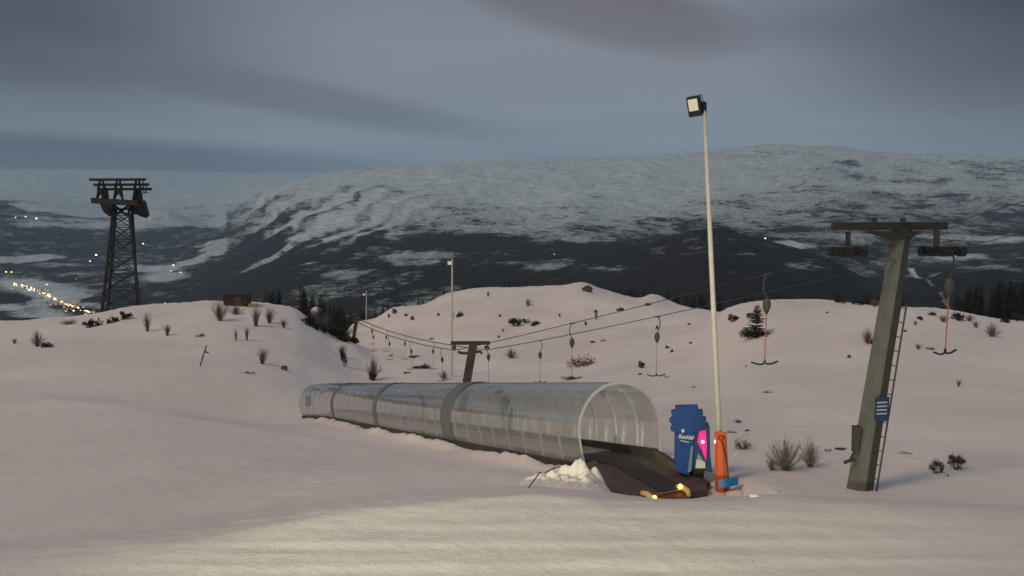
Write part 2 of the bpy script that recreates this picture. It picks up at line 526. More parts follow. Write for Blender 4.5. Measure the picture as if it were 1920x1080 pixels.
rough = (1 - wgt) * k * sstep(14, 24, GY) * ((.05 + .16 * sstep(70, 120, GY)) * np.abs(fbm(GX * .9, GY * .9, 4, 77)))
GZ = GZ + rough + (1 - wgt) * sstep(60, 110, GY) * .28 * fbm(GX * .16, GY * .16, 4, 501) + np.maximum(drift, 0) + drift2
# scalloped drifts against the near side of the cover
sc = np.exp(-((lat - 1.62) / .30) ** 2) * (s_al > 0) * (s_al < TLEN * dl) * (.10 + .16 * fbm(s_al * .55, s_al * 0, 3, 41))
GZ = GZ + np.maximum(sc, -.02) * 0

me = bpy.data.meshes.new('ground')
verts = np.stack([GX, GY, GZ], -1).reshape(-1, 3)
ii = (np.arange(nrow - 1)[:, None] * ncol + np.arange(ncol - 1)[None, :]).reshape(-1)
faces = np.stack([ii, ii + 1, ii + 1 + ncol, ii + ncol], -1)


def fast_mesh(me, verts, faces):
    me.vertices.add(len(verts)); me.vertices.foreach_set('co', verts.astype(np.float32).ravel())
    me.loops.add(faces.size); me.loops.foreach_set('vertex_index', faces.astype(np.int32).ravel())
    me.polygons.add(len(faces)); me.polygons.foreach_set('loop_start', np.arange(0, faces.size, 4, dtype=np.int32))
    me.polygons.foreach_set('use_smooth', np.ones(len(faces), bool))
    me.update(calc_edges=True)


fast_mesh(me, verts, faces)
me.materials.append(M['snow'])
g = bpy.data.objects.new('ground', me); COL.objects.link(g)
tag(g, 'pinkish trampled snow slope falling away from a lit level apron', kind='structure')


def gz(x, y):
    yy = float(np.clip(y, Yrow[0], Yrow[-1])); w = max(yy, 8.0)
    p = 960 + F * cP * x / w
    fi = np.interp(yy, Yrow, np.arange(nrow)); fj = np.interp(p, colpx, np.arange(ncol))
    i, j = min(int(fi), nrow - 2), min(int(fj), ncol - 2); a, b = fi - i, fj - j
    return float((GZ[i, j] * (1 - a) + GZ[i + 1, j] * a) * (1 - b) + (GZ[i, j + 1] * (1 - a) + GZ[i + 1, j + 1] * a) * b)


def hit(px, py, y0=13, y1=200):
    """first point of the near snow seen at that pixel"""
    prev = None
    for Y in np.exp(np.linspace(math.log(y0), math.log(y1), 700)):
        p = at(px, py, float(Y)); d = p.z - gz(p.x, p.y)
        if d <= 0:
            return Vector((p.x, p.y, gz(p.x, p.y)))
    # grazes the skyline: take the highest point of the column
    best = max(np.exp(np.linspace(math.log(60), math.log(y1), 300)), key=lambda Y: gz(at(px, py, float(Y)).x, float(Y)) / Y)
    p = at(px, py, float(best)); return Vector((p.x, p.y, gz(p.x, p.y)))


# ------------------------------------------------------------------ hills
Dh = np.array([170, 300, 600, 1000, 1500, 2000, 2500, 3000, 4000, 5000, 6000, 7000, 8000, 9000, 10500, 13000, 16000, 20000, 24000.])
H = {
    -900: [720, 700, 680, 655, 630, 612, 603, 595, 539, 505, 470, 420, 378, 385, 392, 370, 345, 328, 318],
    0:    [720, 700, 680, 655, 630, 612, 603, 595, 539, 505, 470, 425, 384, 390, 396, 375, 350, 330, 318],
    70:   [720, 700, 680, 655, 630, 612, 603, 595, 539, 505, 472, 438, 408, 400, 398, 380, 352, 331, 318],
    200:  [720, 700, 680, 655, 630, 612, 603, 595, 539, 505, 475, 452, 432, 418, 412, 400, 365, 335, 318],
    310:  [720, 700, 680, 655, 630, 612, 603, 590, 539, 505, 478, 455, 430, 402, 396, 404, 372, 340, 320],
    400:  [720, 700, 680, 645, 620, 605, 592, 575, 530, 492, 464, 450, 438, 430, 426, 412, 372, 342, 323],
    500:  [720, 700, 670, 635, 602, 577, 552, 530, 495, 458, 425, 397, 374, 362, 366, 362, 352, 337, 324],
    560:  [720, 690, 660, 625, 590, 560, 530, 505, 458, 418, 388, 366, 352, 345, 347, 347, 342, 333, 324],
    650:  [720, 680, 650, 615, 580, 550, 515, 488, 438, 400, 372, 352, 336, 322, 321, 324, 326, 328, 324],
    750:  [720, 680, 650, 612, 575, 540, 505, 476, 428, 390, 362, 341, 325, 313, 315, 320, 324, 326, 326],
    900:  [720, 680, 645, 605, 565, 525, 490, 466, 420, 386, 359, 336, 318, 303, 306, 314, 320, 326, 326],
    1150: [720, 680, 640, 590, 535, 488, 474, 460, 422, 386, 358, 334, 314, 298, 302, 310, 320, 326, 326],
    1250: [700, 670, 630, 575, 508, 450, 458, 455, 425, 393, 361, 336, 313, 291, 296, 306, 318, 326, 326],
    1300: [690, 660, 620, 568, 494, 434, 446, 450, 430, 400, 365, 339, 314, 287, 292, 304, 316, 326, 326],
    1345: [690, 660, 620, 565, 482, 424, 445, 450, 430, 400, 365, 336, 310, 281, 287, 300, 314, 326, 326],
    1400: [690, 660, 625, 570, 495, 444, 457, 452, 430, 400, 365, 334, 307, 276, 283, 298, 314, 326, 326],
    1450: [690, 660, 625, 575, 507, 458, 465, 456, 432, 400, 365, 333, 305, 273, 280, 296, 312, 326, 326],
    1550: [690, 660, 625, 585, 532, 487, 488, 472, 440, 405, 368, 336, 308, 276, 283, 298, 314, 326, 326],
    1640: [690, 660, 630, 600, 567, 543, 520, 496, 450, 412, 372, 340, 315, 288, 293, 304, 316, 326, 326],
    1720: [690, 660, 640, 600, 572, 546, 520, 496, 455, 415, 375, 343, 316, 290, 295, 306, 316, 326, 326],
    1820: [690, 660, 620, 572, 522, 507, 502, 490, 455, 415, 375, 343, 317, 291, 296, 306, 316, 326, 326],
    1920: [690, 655, 610, 560, 510, 500, 496, 485, 452, 412, 375, 344, 318, 292, 297, 306, 316, 326, 326],
    2900: [690, 650, 600, 550, 505, 495, 490, 480, 450, 410, 375, 345, 318, 293, 298, 306, 316, 326, 326],
}
hc, hr = 900, 420
hpx = np.linspace(-850, 2850, hc)
Yh = np.exp(np.linspace(math.log(172), math.log(23900), hr))
HPY = table_grid(H, Dh, hpx, Yh)
V = (540 - HPY) / F
HZ = (-sP + V * cP) / (cP + V * sP) * Yh[:, None]
HX = (hpx - 960)[None, :] / F * Yh[:, None] * (1 / (cP + .1 * sP))
HY = np.repeat(Yh[:, None], hc, 1)
wx = HX + 260 * fbm(HX / 900, HY / 900, 3, 61); wy = HY + 260 * fbm(HX / 900, HY / 900, 3, 67)
ridg = 1 - np.abs(fbm(wx / 850, wy / 1100, 5, 71)) * 2
amp = np.clip(HY * .0115, 1.2, 75) * (1 - .45 * sstep(7500, 9000, HY))
floor_ = sstep(-400, -440, HZ)
HZ = HZ + amp * (ridg - .6) * (1 - .85 * floor_) + np.clip(HY * .0030, .8, 20) * fbm(HX / 160, HY / 160, 4, 81)

# land cover (share of forest, 0 bare snow, 1 closed forest)
px_ = 960 + F * cP * HX / HY
py_ = HPY
tree = np.interp(px_, [-900, 0, 200, 400, 480, 560, 700, 780, 900, 1000, 1100, 1200, 1300, 1920, 2900],
                 [385, 388, 418, 425, 430, 440, 462, 432, 445, 458, 450, 445, 432, 450, 450])
d_ = py_ - tree + 26 * fbm(HX / 900, HZ / 170 + HY / 5000, 4, 301) + 10 * fbm(HX / 220, HZ / 60, 3, 311)
fo = sstep(-80, 5, d_) * .55 + sstep(-12, 14, d_) * .62
fo = .04 + .96 * fo
fo = np.where(px_ < 430, .10 + .85 * sstep(-10, 14, d_), fo)
# dark headland on the right
rid = (HY > 1000) & (HY < 2450) & (px_ > 1180)
ridge_d = sstep(-6, 8, py_ - np.interp(px_, [1180, 1255, 1345, 1450, 1640, 1700], [458, 442, 420, 452, 538, 545])) * sstep(1180, 1260, px_)
fo = np.where(rid, fo * (1 - ridge_d) + 1.1 * ridge_d, fo)
fo = np.where((HY <= 1000), .98, fo)
rw = sstep(1280, 1560, px_ + 60 * fbm(px_ / 60, py_ / 30, 3, 55)) * (HY > 2450)
fo = fo * (1 - rw) + rw * (.22 + .52 * sstep(325, 470, py_) + .18 * sstep(1600, 1900, px_) * sstep(330, 420, py_))
fo = np.where((HY > 6000) & (py_ < 350), np.minimum(fo, .12 + .14 * sstep(1450, 1700, px_) * sstep(295, 320, py_)), fo)
fo = fo - .75 * sstep(.12, .42, fbm(HX / 420, HY / 700, 4, 401)) * (HY > 1300) * sstep(430, 460, py_) * (1 - .7 * sstep(1290, 1400, px_) * (HY < 2450))
fo = fo + .30 * sstep(.05, .4, fbm(HX / 260, HZ / 60, 4, 411)) * sstep(1380, 1600, px_) * (HY > 4500) * sstep(285, 310, py_)
# clearings
def clear(cx, cy, rx, ry, amount, tilt=0):
    dx = px_ - cx; dy = (py_ - cy) - tilt * dx
    return amount * np.exp(-((dx / rx) ** 2 + (dy / ry) ** 2) ** 1.5)
for c in [(90, 545, 75, 14, 1.1, .05), (40, 530, 60, 10, 1.0, 0), (70, 588, 60, 16, 1.0, .1), (160, 570, 40, 7, .8, .1), (310, 520, 40, 10, 1.1, -.12), (300, 507, 35, 5, .8, -.1),
          (60, 415, 60, 12, .5, .1), (110, 495, 60, 5, .5, 0), (1130, 497, 70, 5, .55, 0), (1380, 476, 26, 5, .7, 0), (960, 492, 90, 5, .4, 0), (1510, 498, 40, 10, .6, 0),
          (640, 445, 50, 14, .45, -.3), (880, 430, 60, 10, .25, 0), (1600, 450, 40, 10, .35, 0), (230, 435, 60, 6, .3, 0)]:
    fo = fo - clear(*c)
for c in [(720, 355, 26, 5, .5, 0), (515, 372, 16, 5, .5, 0), (1490, 350, 18, 4, .35, -.3), (1860, 345, 20, 5, .3, 0), (40, 570, 30, 12, .6, .3), (20, 610, 60, 14, .8, 0),
          (130, 605, 60, 6, .6, 0), (1150, 480, 120, 9, .5, 0), (450, 560, 80, 40, .5, 0)]:
    fo = fo + clear(*c)
# long diagonal gullies running down the left flank, and the winding track on the right
gl = np.sin((py_ + .55 * (px_ - 700) + 18 * fbm(px_ / 90, py_ / 40, 3, 91) + 14 * fbm(px_ / 25, py_ / 12, 3, 93)) / 5.5)
fo = fo + .42 * np.clip(gl, -1, 1) * sstep(420, 520, px_) * (1 - sstep(640, 900, px_)) * sstep(335, 370, py_) * (1 - .8 * sstep(450, 500, py_))
trk = np.interp(py_, [505, 515, 530, 545, 575], [1700, 1712, 1738, 1762, 1785])
fo = np.where((HY < 3200) & (py_ > 503) & (py_ < 580), fo - 1.1 * np.exp(-((px_ - trk) / 5.5) ** 2), fo)
trk2 = 505 + ((px_ - 1850) / 110) ** 2 * 12
fo = np.where((HY > 1500) & (px_ > 1740), fo - .5 * np.exp(-((py_ - trk2) / 4.0) ** 2), fo)
fo = fo + .35 * sstep(500, 530, py_) * (px_ > 330) * (HY < 4000)
fo = np.where(HY > 15000, -.3, fo)
fo = np.clip(fo, -.5, 1.35)

me = bpy.data.meshes.new('hills')
verts = np.stack([HX, HY, HZ], -1).reshape(-1, 3)
ii = (np.arange(hr - 1)[:, None] * hc + np.arange(hc - 1)[None, :]).reshape(-1)
faces = np.stack([ii, ii + 1, ii + 1 + hc, ii + hc], -1)
fast_mesh(me, verts, faces)
atf = me.attributes.new('forest', 'FLOAT', 'POINT'); atf.data.foreach_set('value', fo.astype(np.float32).ravel())
# map coordinates: bearing against steepness-stretched distance, in kilometres-like units
cu = np.stack([px_ / 120.0, HPY / 60.0, np.zeros_like(px_)], -1)
cu[..., 0] = HX / 800.0 * (1 + 0 * HX) * np.interp(HY, [200, 1000, 3000, 9000, 24000], [6, 3, 1.5, 1, .5])
lg = np.log(HY)
cu[..., 1] = (HZ / 320.0) * np.interp(HY, [200, 1000, 3000, 9000, 24000], [4, 2.4, 1.5, 1, .6]) + lg * 1.6
av = me.attributes.new('cover_uv', 'FLOAT_VECTOR', 'POINT'); av.data.foreach_set('vector', cu.astype(np.float32).ravel())
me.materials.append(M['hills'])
h = bpy.data.objects.new('hills', me); COL.objects.link(h)
tag(h, 'snowy mountains and dark forested valley', kind='structure')
h['label'] = 'snowy mountains with dark forest on their lower flanks and a valley'


def hz(px, Y):
    fi = np.interp(math.log(Y), np.log(Yh), np.arange(hr)); fj = np.interp(px, hpx, np.arange(hc))
    i, j = min(int(fi), hr - 2), min(int(fj), hc - 2); a, b = fi - i, fj - j
    q = lambda A: float((A[i, j] * (1 - a) + A[i + 1, j] * a) * (1 - b) + (A[i, j + 1] * (1 - a) + A[i + 1, j + 1] * a) * b)
    return Vector((q(HX), q(HY), q(HZ)))


def hhit(px, py, y0=1500):
    for Y in np.exp(np.linspace(math.log(y0), math.log(23000), 900)):
        p = hz(px, float(Y))
        if pix(p)[1] <= py: return p
    return hz(px, 8000)


# ------------------------------------------------------------------ covered carpet (tunnel)
def tframe(s):
    """origin, tangent, lateral, up at arclength s of the cover"""
    bend = max(0, s - (TLEN - 5.5))
    ang = bend * .055
    base = TN + TDIR * min(s, TLEN - 5.5)
    t = TDIR.copy()
    p = base
    if bend > 0:
        n = 6
        for i in range(n):
            a = ang * (i + .5) / n
            tt = Matrix.Rotation(a, 3, 'Z') @ TDIR
            p = p + tt * (bend / n)
        t = Matrix.Rotation(ang, 3, 'Z') @ TDIR
    lat_ = Vector((t.y, -t.x, 0)).normalized()
    up = lat_.cross(t).normalized()
    if up.z < 0: up = -up
    return p, t, lat_, up


def horseshoe(n=28, w=TW, hgt=TH):
    """outline from the near foot over the top to the far foot, (lateral, height)"""
    r = w / 2; cz = hgt - r; pts = []
    a0 = math.asin(min(.95, (cz - .02) / r * .62))
    for i in range(n + 1):
        a = (-a0) + (PI + 2 * a0) * i / n
        pts.append((-r * math.cos(a), cz + r * math.sin(a) if math.sin(a) > 0 else cz + (cz - .02) * math.sin(a) / math.sin(a0)))
    return pts


OUT = horseshoe()
tun = thing('conveyor_tunnel', TN, 'long transparent tube over a ski carpet with an arched open end', 'tunnel')
nr = int(TLEN / 1.25)
step = TLEN / nr
ribs = [i * step for i in range(nr + 1)]


def sec(s, sc_=1.0):
    p, t, l, u = tframe(s)
    return [p + l * (x * sc_) + u * (z * sc_) for x, z in OUT]


bands = [11.3, 22.8, 34.0]
edges = [0] + bands + [TLEN]


def sheet(s0, s1, i0, i1, off, thick=0):
    mb = MB(); n = max(2, int((s1 - s0) / .6)); ids = []
    for k_ in range(n + 1):
        pts = sec(s0 + (s1 - s0) * k_ / n, 1 + off)[i0:i1 + 1]
        ids.append([len(mb.v) + q for q in range(len(pts))]); mb.v += [tuple(p) for p in pts]
    for a in range(n):
        for q in range(len(ids[0]) - 1):
            mb.f.append((ids[a][q], ids[a][q + 1], ids[a + 1][q + 1], ids[a + 1][q]))
    return mb


for a, b in zip(edges[:-1], edges[1:]):
    m = sheet(a + .01, b - .01, 0, 28, 0)
    wchild(m, 'clear_panel', M['panel'], tun, smooth=True)
for bs in bands:
    bw = .62 if bs < 12 else .36
    m = sheet(bs - bw, bs + bw, 0, 28, .012)
    wchild(m, 'joint_band', M['band'], tun, smooth=True)
for i, s in enumerate(ribs):
    w_ = .038 if i else .034
    p, t, l, u = tframe(s)
    mb = MB(); inner = sec(s, .972); outer = sec(s, .999 if i else 1.006)
    n0 = len(mb.v)
    for q in range(len(inner)):
        for pt in (inner[q] - t * w_ * .6, outer[q] - t * w_ * .6, outer[q] + t * w_ * .6, inner[q] + t * w_ * .6):
            mb.v.append(tuple(pt))
    for q in range(len(inner) - 1):
        a = q * 4
        for k_ in range(4):
            mb.f.append((a + k_, a + (k_ + 1) % 4, a + 4 + (k_ + 1) % 4, a + 4 + k_))
    mb.f.append((0, 1, 2, 3)); e = (len(inner) - 1) * 4; mb.f.append((e, e + 1, e + 2, e + 3))
    wchild(mb, 'rib', M['rib'] if i else M['frontrib'], tun, smooth=False)
# longitudinal rails at shoulder height and along the crown
for idx in (9, 19):
    mb = MB(); mb.tube([sec(s, .985)[idx] for s in np.linspace(0, TLEN, 40)], .028, 5)
    wchild(mb, 'rail', M['rib'], tun)


def offpt(s, x, z):
    if s < 0:
        p, t, l, u = tframe(0); t = Vector((t.x, t.y, 0)).normalized(); u = Vector((0, 0, 1)); p = p + t * s
    else:
        p, t, l, u = tframe(s)
    return p + l * x + u * z


def prism_along(slist, prof, name, mat, root, parent=None, **kw):
    mb = MB(); m = len(prof(slist[0])); base = 0
    for s in slist:
        for (x, z) in prof(s): mb.v.append(tuple(offpt(s, x, z)))
    for i in range(len(slist) - 1):
        for q in range(m):
            q2 = (q + 1) % m
            mb.f.append((i * m + q, i * m + q2, (i + 1) * m + q2, (i + 1) * m + q))
    mb.f.append(tuple(range(m))); mb.f.append(tuple((len(slist) - 1) * m + q for q in range(m)))
    return wchild(mb, name, mat, root, parent, **kw)


SS = list(np.linspace(0, TLEN, 30))
for sg in (-1, 1):
    prism_along(SS, lambda s: [(sg * 1.17, -.35), (sg * 1.33, -.35), (sg * 1.33, .20), (sg * 1.17, .34)], 'plinth', M['plinth'], tun)
# floor and running belt, with the splayed platform in front of the arch
prism_along([-2.55, -2.2, 0] + SS[1:], lambda s: [(-1.17, -.4), (1.17, -.4), (1.17, .06), (-1.17, .06)] if s > -2.3 else [(-.98, -.4), (1.0, -.4), (1.0, .0), (-.98, .0)], 'deck', M['deck'], tun)
belt = prism_along([-2.35, 0] + SS[1:], lambda s: [(-.38, .0), (.38, .0), (.38, .095), (-.38, .095)], 'belt', M['carpet'], tun)
prism_along([2.6] + [x for x in SS if x > 3], lambda s: [(-1.16, .02), (1.16, .02), (1.16, .11), (-1.16, .11)], 'dusted_floor', simple('snow_dusted_floor', (.30, .28, .265), .85, 0, .35, 2.2), tun)
for sg in (-1, 1):
    prism_along([-2.2, -1.9, -.02], lambda s: [(sg * 1.02, -.4), (sg * 1.36, -.4), (sg * 1.36, .02 + .20 * min(1, max(0, (s + 2.2) / 2))), (sg * 1.02, .07 + .26 * min(1, max(0, (s + 2.2) / 2)))], 'ramp_side', M['deck'], tun)
mb = MB(); fwd = -tframe(0)[1]
q0 = offpt(-2.62, -.62, -.25); q1 = offpt(-2.62, .62, -.25)
mb.extrude([offpt(-2.42, -.80, .02), offpt(-2.42, .20, .02), offpt(-2.95, .16, -.09), offpt(-2.95, -.74, -.09)], (0, 0, .035))
comb = wchild(mb, 'comb_plate', M['comb'], tun)
mb = MB(); mb.bar(offpt(-2.46, -.80, .08), offpt(-2.46, .20, .08), .045)
wchild(mb, 'comb_bar', simple('comb_bar_steel', (.34, .22, .13), .5, .3, .2, 8), tun, comb)
for x_ in (-.86, .26):
    mb = MB()
    pts = [offpt(-2.72, x_ + (.10 if x_ < 0 else -.02), .00), offpt(-2.60, x_ + .03, .08), offpt(-2.42, x_, .12), offpt(-2.25, x_ - .05, .10)]
    mb.tube(pts, [.05, .075, .08, .06], 8)
    lamp = wchild(mb, 'guard_lamp', M['ambr'], tun, smooth=True)
    mb = MB(); mb.ball(offpt(-2.66 if x_ < 0 else -2.42, x_ + (.07 if x_ < 0 else -.07), .08 if x_ < 0 else .15), .062, 8, 6, (1, 1, 1.25))
    wchild(mb, 'bulb', M['yel'], tun, lamp, smooth=True)
# drive unit at the far end
mb = MB(); p = at(578, 752, TLEN / TDIR.length * 0 + (TF.y - .5)); mb.box(p, .32, .5, .75)
wchild(mb, 'drive_unit', M['plinth'], tun)

# black mat beside the arch and loose stick
mb = MB()
A = hit(1018, 900, 15, 40); B = at(1094, 879, 21.9)
B.z = max(B.z, gz(B.x, B.y) + .03)
mb.tube([A + Vector((0, 0, .10)), A.lerp(B, .3) + Vector((0, 0, .16)), A.lerp(B, .7) + Vector((0, 0, .17)), B + Vector((0, 0, .10))], [.07, .10, .11, .08], 8)
mb.ball(A + Vector((-.04, 0, .11)), .13, 8, 6, (1, .8, .8), .15)
o = mb.build('rubber_mat', M['black'], origin=A, smooth=True); tag(o, 'rolled black rubber mat lying on the snow beside the arched tube end', 'mat')
mb = MB(); a = hit(981, 916, 13, 40); b = at(1010, 889, a.y + .5)
mb.tube([a - Vector((0, 0, .15)), b], .018, 6)
o = mb.build('wooden_stick', M['wood'], origin=a); tag(o, 'thin brown stick leaning out of the snow left of the heap', 'stick')

# heap of shovelled snow
c = at(1066, 915, 19.4); c.z = gz(c.x, c.y)
mb = MB(); nn = 44
W_, Dp, Hh = 1.22, .85, .46
for i in range(nn + 1):
    for j in range(nn + 1):
        u = i / nn * 2 - 1; v = j / nn * 2 - 1
        x = c.x + u * W_ * 1.15; y = c.y + .25 + v * Dp * 1.15
        rr = math.sqrt((u * 1.15) ** 2 + (v * 1.15) ** 2)
        prof = max(0, 1 - rr ** 2) ** .7
        skew = .55 + .45 * math.exp(-((u - .35) / .5) ** 2)
        n_ = float(fbm(np.array([x * 3.1]), np.array([y * 3.1]), 4, 5)[0]); n2 = float(fbm(np.array([x * 8.]), np.array([y * 8.]), 3, 8)[0])
        mb.v.append((x, y, gz(x, y) - .02 + Hh * prof * skew * (1 + .95 * n_) + .10 * n2 * (prof > 0) + (.05 if prof > 0 else 0)))
for i in range(nn):
    for j in range(nn):
        a = i * (nn + 1) + j; mb.f.append((a, a + nn + 1, a + nn + 2, a + 1))
o = mb.build('snow_heap', M['snow'], origin=c, smooth=True); tag(o, 'lumpy heap of shovelled snow in front of the arched tube end', 'snow heap')
for (px, py, r_, lb) in ((1380, 928, .20, 'small clod of snow just right of the blue shovel blade'), (1452, 926, .15, 'lone snow clod between the lamp pole and the ladder tower'), (1415, 931, .09, 'tiny flat snow lump between two bigger clods'),
                         (1362, 913, .13, 'snow lump lying on the blue shovel blade'), (1290, 925, .26, 'low mound of snow piled against the amber lamp at the platform')):
    p = hit(px, py, 14, 30); mb = MB(); mb.ball(p + Vector((0, 0, r_ * .12)), r_, 12, 8, (1.4, 1, .55), .14)
    o = mb.build('snow_clod', M['snow'], origin=p, smooth=True); tag(o, lb, 'snow clod', 'loose clods of snow by the platform')

# ------------------------------------------------------------------ blue control booth
YB = 21.3
sc_ = YB / F / cP


def bp(px, py, dy=0.0):
    return at(px, py, YB + dy)


base = bp(1298, 893); base.z = gz(base.x, base.y) 
booth = thing('control_booth', base, 'blue control booth with zigzag edged top and a glowing pink display', 'control booth')
DV = Vector((.10, .62, 0))
mb = MB(); mb.extrude([bp(1266, 806), bp(1301, 808), bp(1300, 893), bp(1290, 893), bp(1266, 881)], DV); wchild(mb, 'cabinet', M['blue'], booth, bevel=.008)
mb = MB()
zig = [(1267, 764), (1309, 763), (1311, 772), (1318.5, 772), (1316.5, 785), (1324.5, 786), (1321, 797), (1300, 809), (1266.5, 810.5), (1257.5, 808), (1261.5, 797.5), (1255, 790.5), (1261, 785), (1258.5, 773.5), (1266, 772)]
mb.extrude([bp(x, y, -.07) for x, y in zig], (.05, .30, 0)); wchild(mb, 'zigzag_top', M['blue'], booth)
# stepped shoulders behind the top on the right side
mb = MB()
mb.extrude([bp(1297, 783, -.10), bp(1318, 775, -.10), bp(1319, 778, -.10), bp(1298, 787, -.10)], (0, .05, 0))
mb.extrude([bp(1297, 795, -.10), bp(1323, 787.5, -.10), bp(1322, 791, -.10), bp(1298, 799, -.10)], (0, .05, 0))
wchild(mb, 'ledge', M['blue2'], booth)
mb = MB(); mb.extrude([bp(1301.5, 805, -.02), bp(1316, 798, -.02), bp(1331, 801, -.02), bp(1332, 862, -.02), bp(1320, 866, -.02), bp(1309, 850, -.02), bp(1301.5, 884, -.02)], (.08, .50, 0))
pan = wchild(mb, 'display_panel', M['blue2'], booth, bevel=.006)
mb = MB(); mb.extrude([bp(1312, 809, -.045), bp(1323, 807.5, -.045), bp(1325, 830, -.045), bp(1324, 864, -.045), bp(1316, 842, -.045), bp(1308, 829, -.045)], (0, .02, 0))
scr = wchild(mb, 'pink_display', M['pink'], booth, pan)
mb = MB(); mb.ball(bp(1317.8, 828.5, -.06), .046, 10, 6, (1, .5, 1)); wchild(mb, 'button', M['pinkw'], booth, pan, smooth=True)
mb = MB(); mb.extrude([bp(1296, 838, -.06), bp(1300, 836, -.06), bp(1296, 884, -.06), bp(1290, 885, -.06)], (0, .05, 0)); wchild(mb, 'edge_guard', M['lblue'], booth)
mb = MB(); mb.extrude([bp(1306, 861, -.02), bp(1322, 866, -.02), bp(1323, 878, -.02), bp(1304, 878, -.02)], (0, .04, 0)); wchild(mb, 'white_plate', M['white'], booth)
mb = MB(); mb.extrude([bp(1325, 862, -.03), bp(1333, 861, -.03), bp(1335.5, 886, -.03), bp(1323, 884, -.03)], (.03, .3, 0)); wchild(mb, 'foot', M['blue2'], booth)
mb = MB(); mb.extrude([bp(1293, 879, .0), bp(1322, 878, .0), bp(1319, 899, .0), bp(1294, 893, .0)], (.05, .4, 0)); wchild(mb, 'base', M['black'], booth)


def text_mesh(txt, name, mat, root, origin, xdir, updir, size, shear=0, parent=None, offset=0.0):
    cu_ = bpy.data.curves.new('t', 'FONT'); cu_.body = txt; cu_.size = size; cu_.shear = shear; cu_.extrude = .003; cu_.offset = offset
    to = bpy.data.objects.new('t', cu_); COL.objects.link(to)
    dg = bpy.context.evaluated_depsgraph_get(); m_ = bpy.data.meshes.new_from_object(to.evaluated_get(dg))
    bpy.data.objects.remove(to); bpy.data.curves.remove(cu_)
    x = Vector(xdir).normalized(); u = Vector(updir).normalized(); n = x.cross(u)
    mb = MB(); mb.v = [tuple(Vector(origin) + x * v.co.x + u * v.co.y + n * v.co.z) for v in m_.vertices]
    mb.f = [tuple(p.vertices) for p in m_.polygons]
    bpy.data.meshes.remove(m_)
    return wchild(mb, name, mat, root, parent)


text_mesh('Sunkid', 'lettering', M['white'], booth, bp(1271.5, 821, -.012), (1, 0, -.12), (0, 0, 1), .155, .25, offset=.006)
mb = MB(); mb.extrude([bp(1276, 825, -.012), bp(1292, 829, -.012), bp(1292, 830.5, -.012), bp(1276, 826.5, -.012)], (0, .008, 0))
wchild(mb, 'underline', M['white'], booth)
mb = MB()
cpt = bp(1280.5, 808, -.10)
mb.extrude([cpt + Vector((.042 * math.cos(a), 0, .055 * math.sin(a))) for a in np.linspace(0, 2 * PI, 12, endpoint=False)], (0, .01, 0))
wchild(mb, 'emblem', M['white'], booth)

# ------------------------------------------------------------------ lamp pole with padding, shovel
YP = 21.0
pb = at(1352, 905, YP); pb.z = gz(pb.x, pb.y)
lp = thing('floodlight_pole', pb, 'tall leaning cream pole with floodlight on top and orange padding at its foot', 'floodlight pole')
bot = at(1353, 918, YP); top = at(1321, 208, YP - .1)
mb = MB(); mb.tube([bot, bot.lerp(top, .5), top], [.082, .066, .050], 14); wchild(mb, 'pole', M['cream'], lp, smooth=True)


def pp(px, py, dy=0.0): return at(px, py, YP + dy)


mb = MB()
mb.tube([pp(1353.5, 922), pp(1352.5, 870), pp(1351, 812)], [.185, .18, .155], 8)
pad = wchild(mb, 'padding', M['orange'], lp, bevel=.006)
mb = MB(); mb.extrude([pp(1340, 812, -.21), pp(1351, 809, -.21), pp(1361, 811, -.21), pp(1362, 816, -.21), pp(1351, 818, -.21), pp(1341, 818, -.21)], (0, .05, 0)); wchild(mb, 'collar', M['orange'], lp, pad)
mb = MB(); mb.ball(pp(1340.5, 828, -.18), .035, 8, 6, (.7, .7, 1.5)); wchild(mb, 'reflector', M['led'], lp, smooth=True)  # reflected glint on the padding edge, put in as a glowing bead
# lamp head
hc_ = at(1302, 196, YP - .15)
rz = Matrix.Rotation(R(-14), 3, 'Y') @ Matrix.Rotation(R(14), 3, 'X') @ Matrix.Rotation(R(-24), 3, 'Z')
mb = MB(); mb.box(hc_ + Vector((.03, .10, -.03)), .34, .20, .50, rz); mb.box(hc_ + rz @ Vector((.02, .16, -.06)), .22, .16, .34, rz)
head = wchild(mb, 'lamp_housing', M['black'], lp, bevel=.012)
mb = MB(); mb.box(hc_ + Vector((.03, .10, -.03)) + rz @ Vector((-.015, -.103, .055)), .235, .012, .30, rz); wchild(mb, 'lamp_glass', M['lampglass'], lp, head)
mb = MB(); mb.bar(at(1308, 205, YP - .1), at(1321, 196, YP - .05), .10); mb.box(at(1319, 196, YP - .05), .12, .12, .14); mb.bar(at(1321, 212, YP - .1), at(1321, 194, YP - .1), .09)
br = wchild(mb, 'bracket', M['black'], lp)
mb = MB(); mb.tube([at(1318, 192, YP - .1), at(1316.5, 182, YP - .1), at(1315, 176, YP - .1)], .012, 5); wchild(mb, 'cable_loop', M['rust'], lp, br)

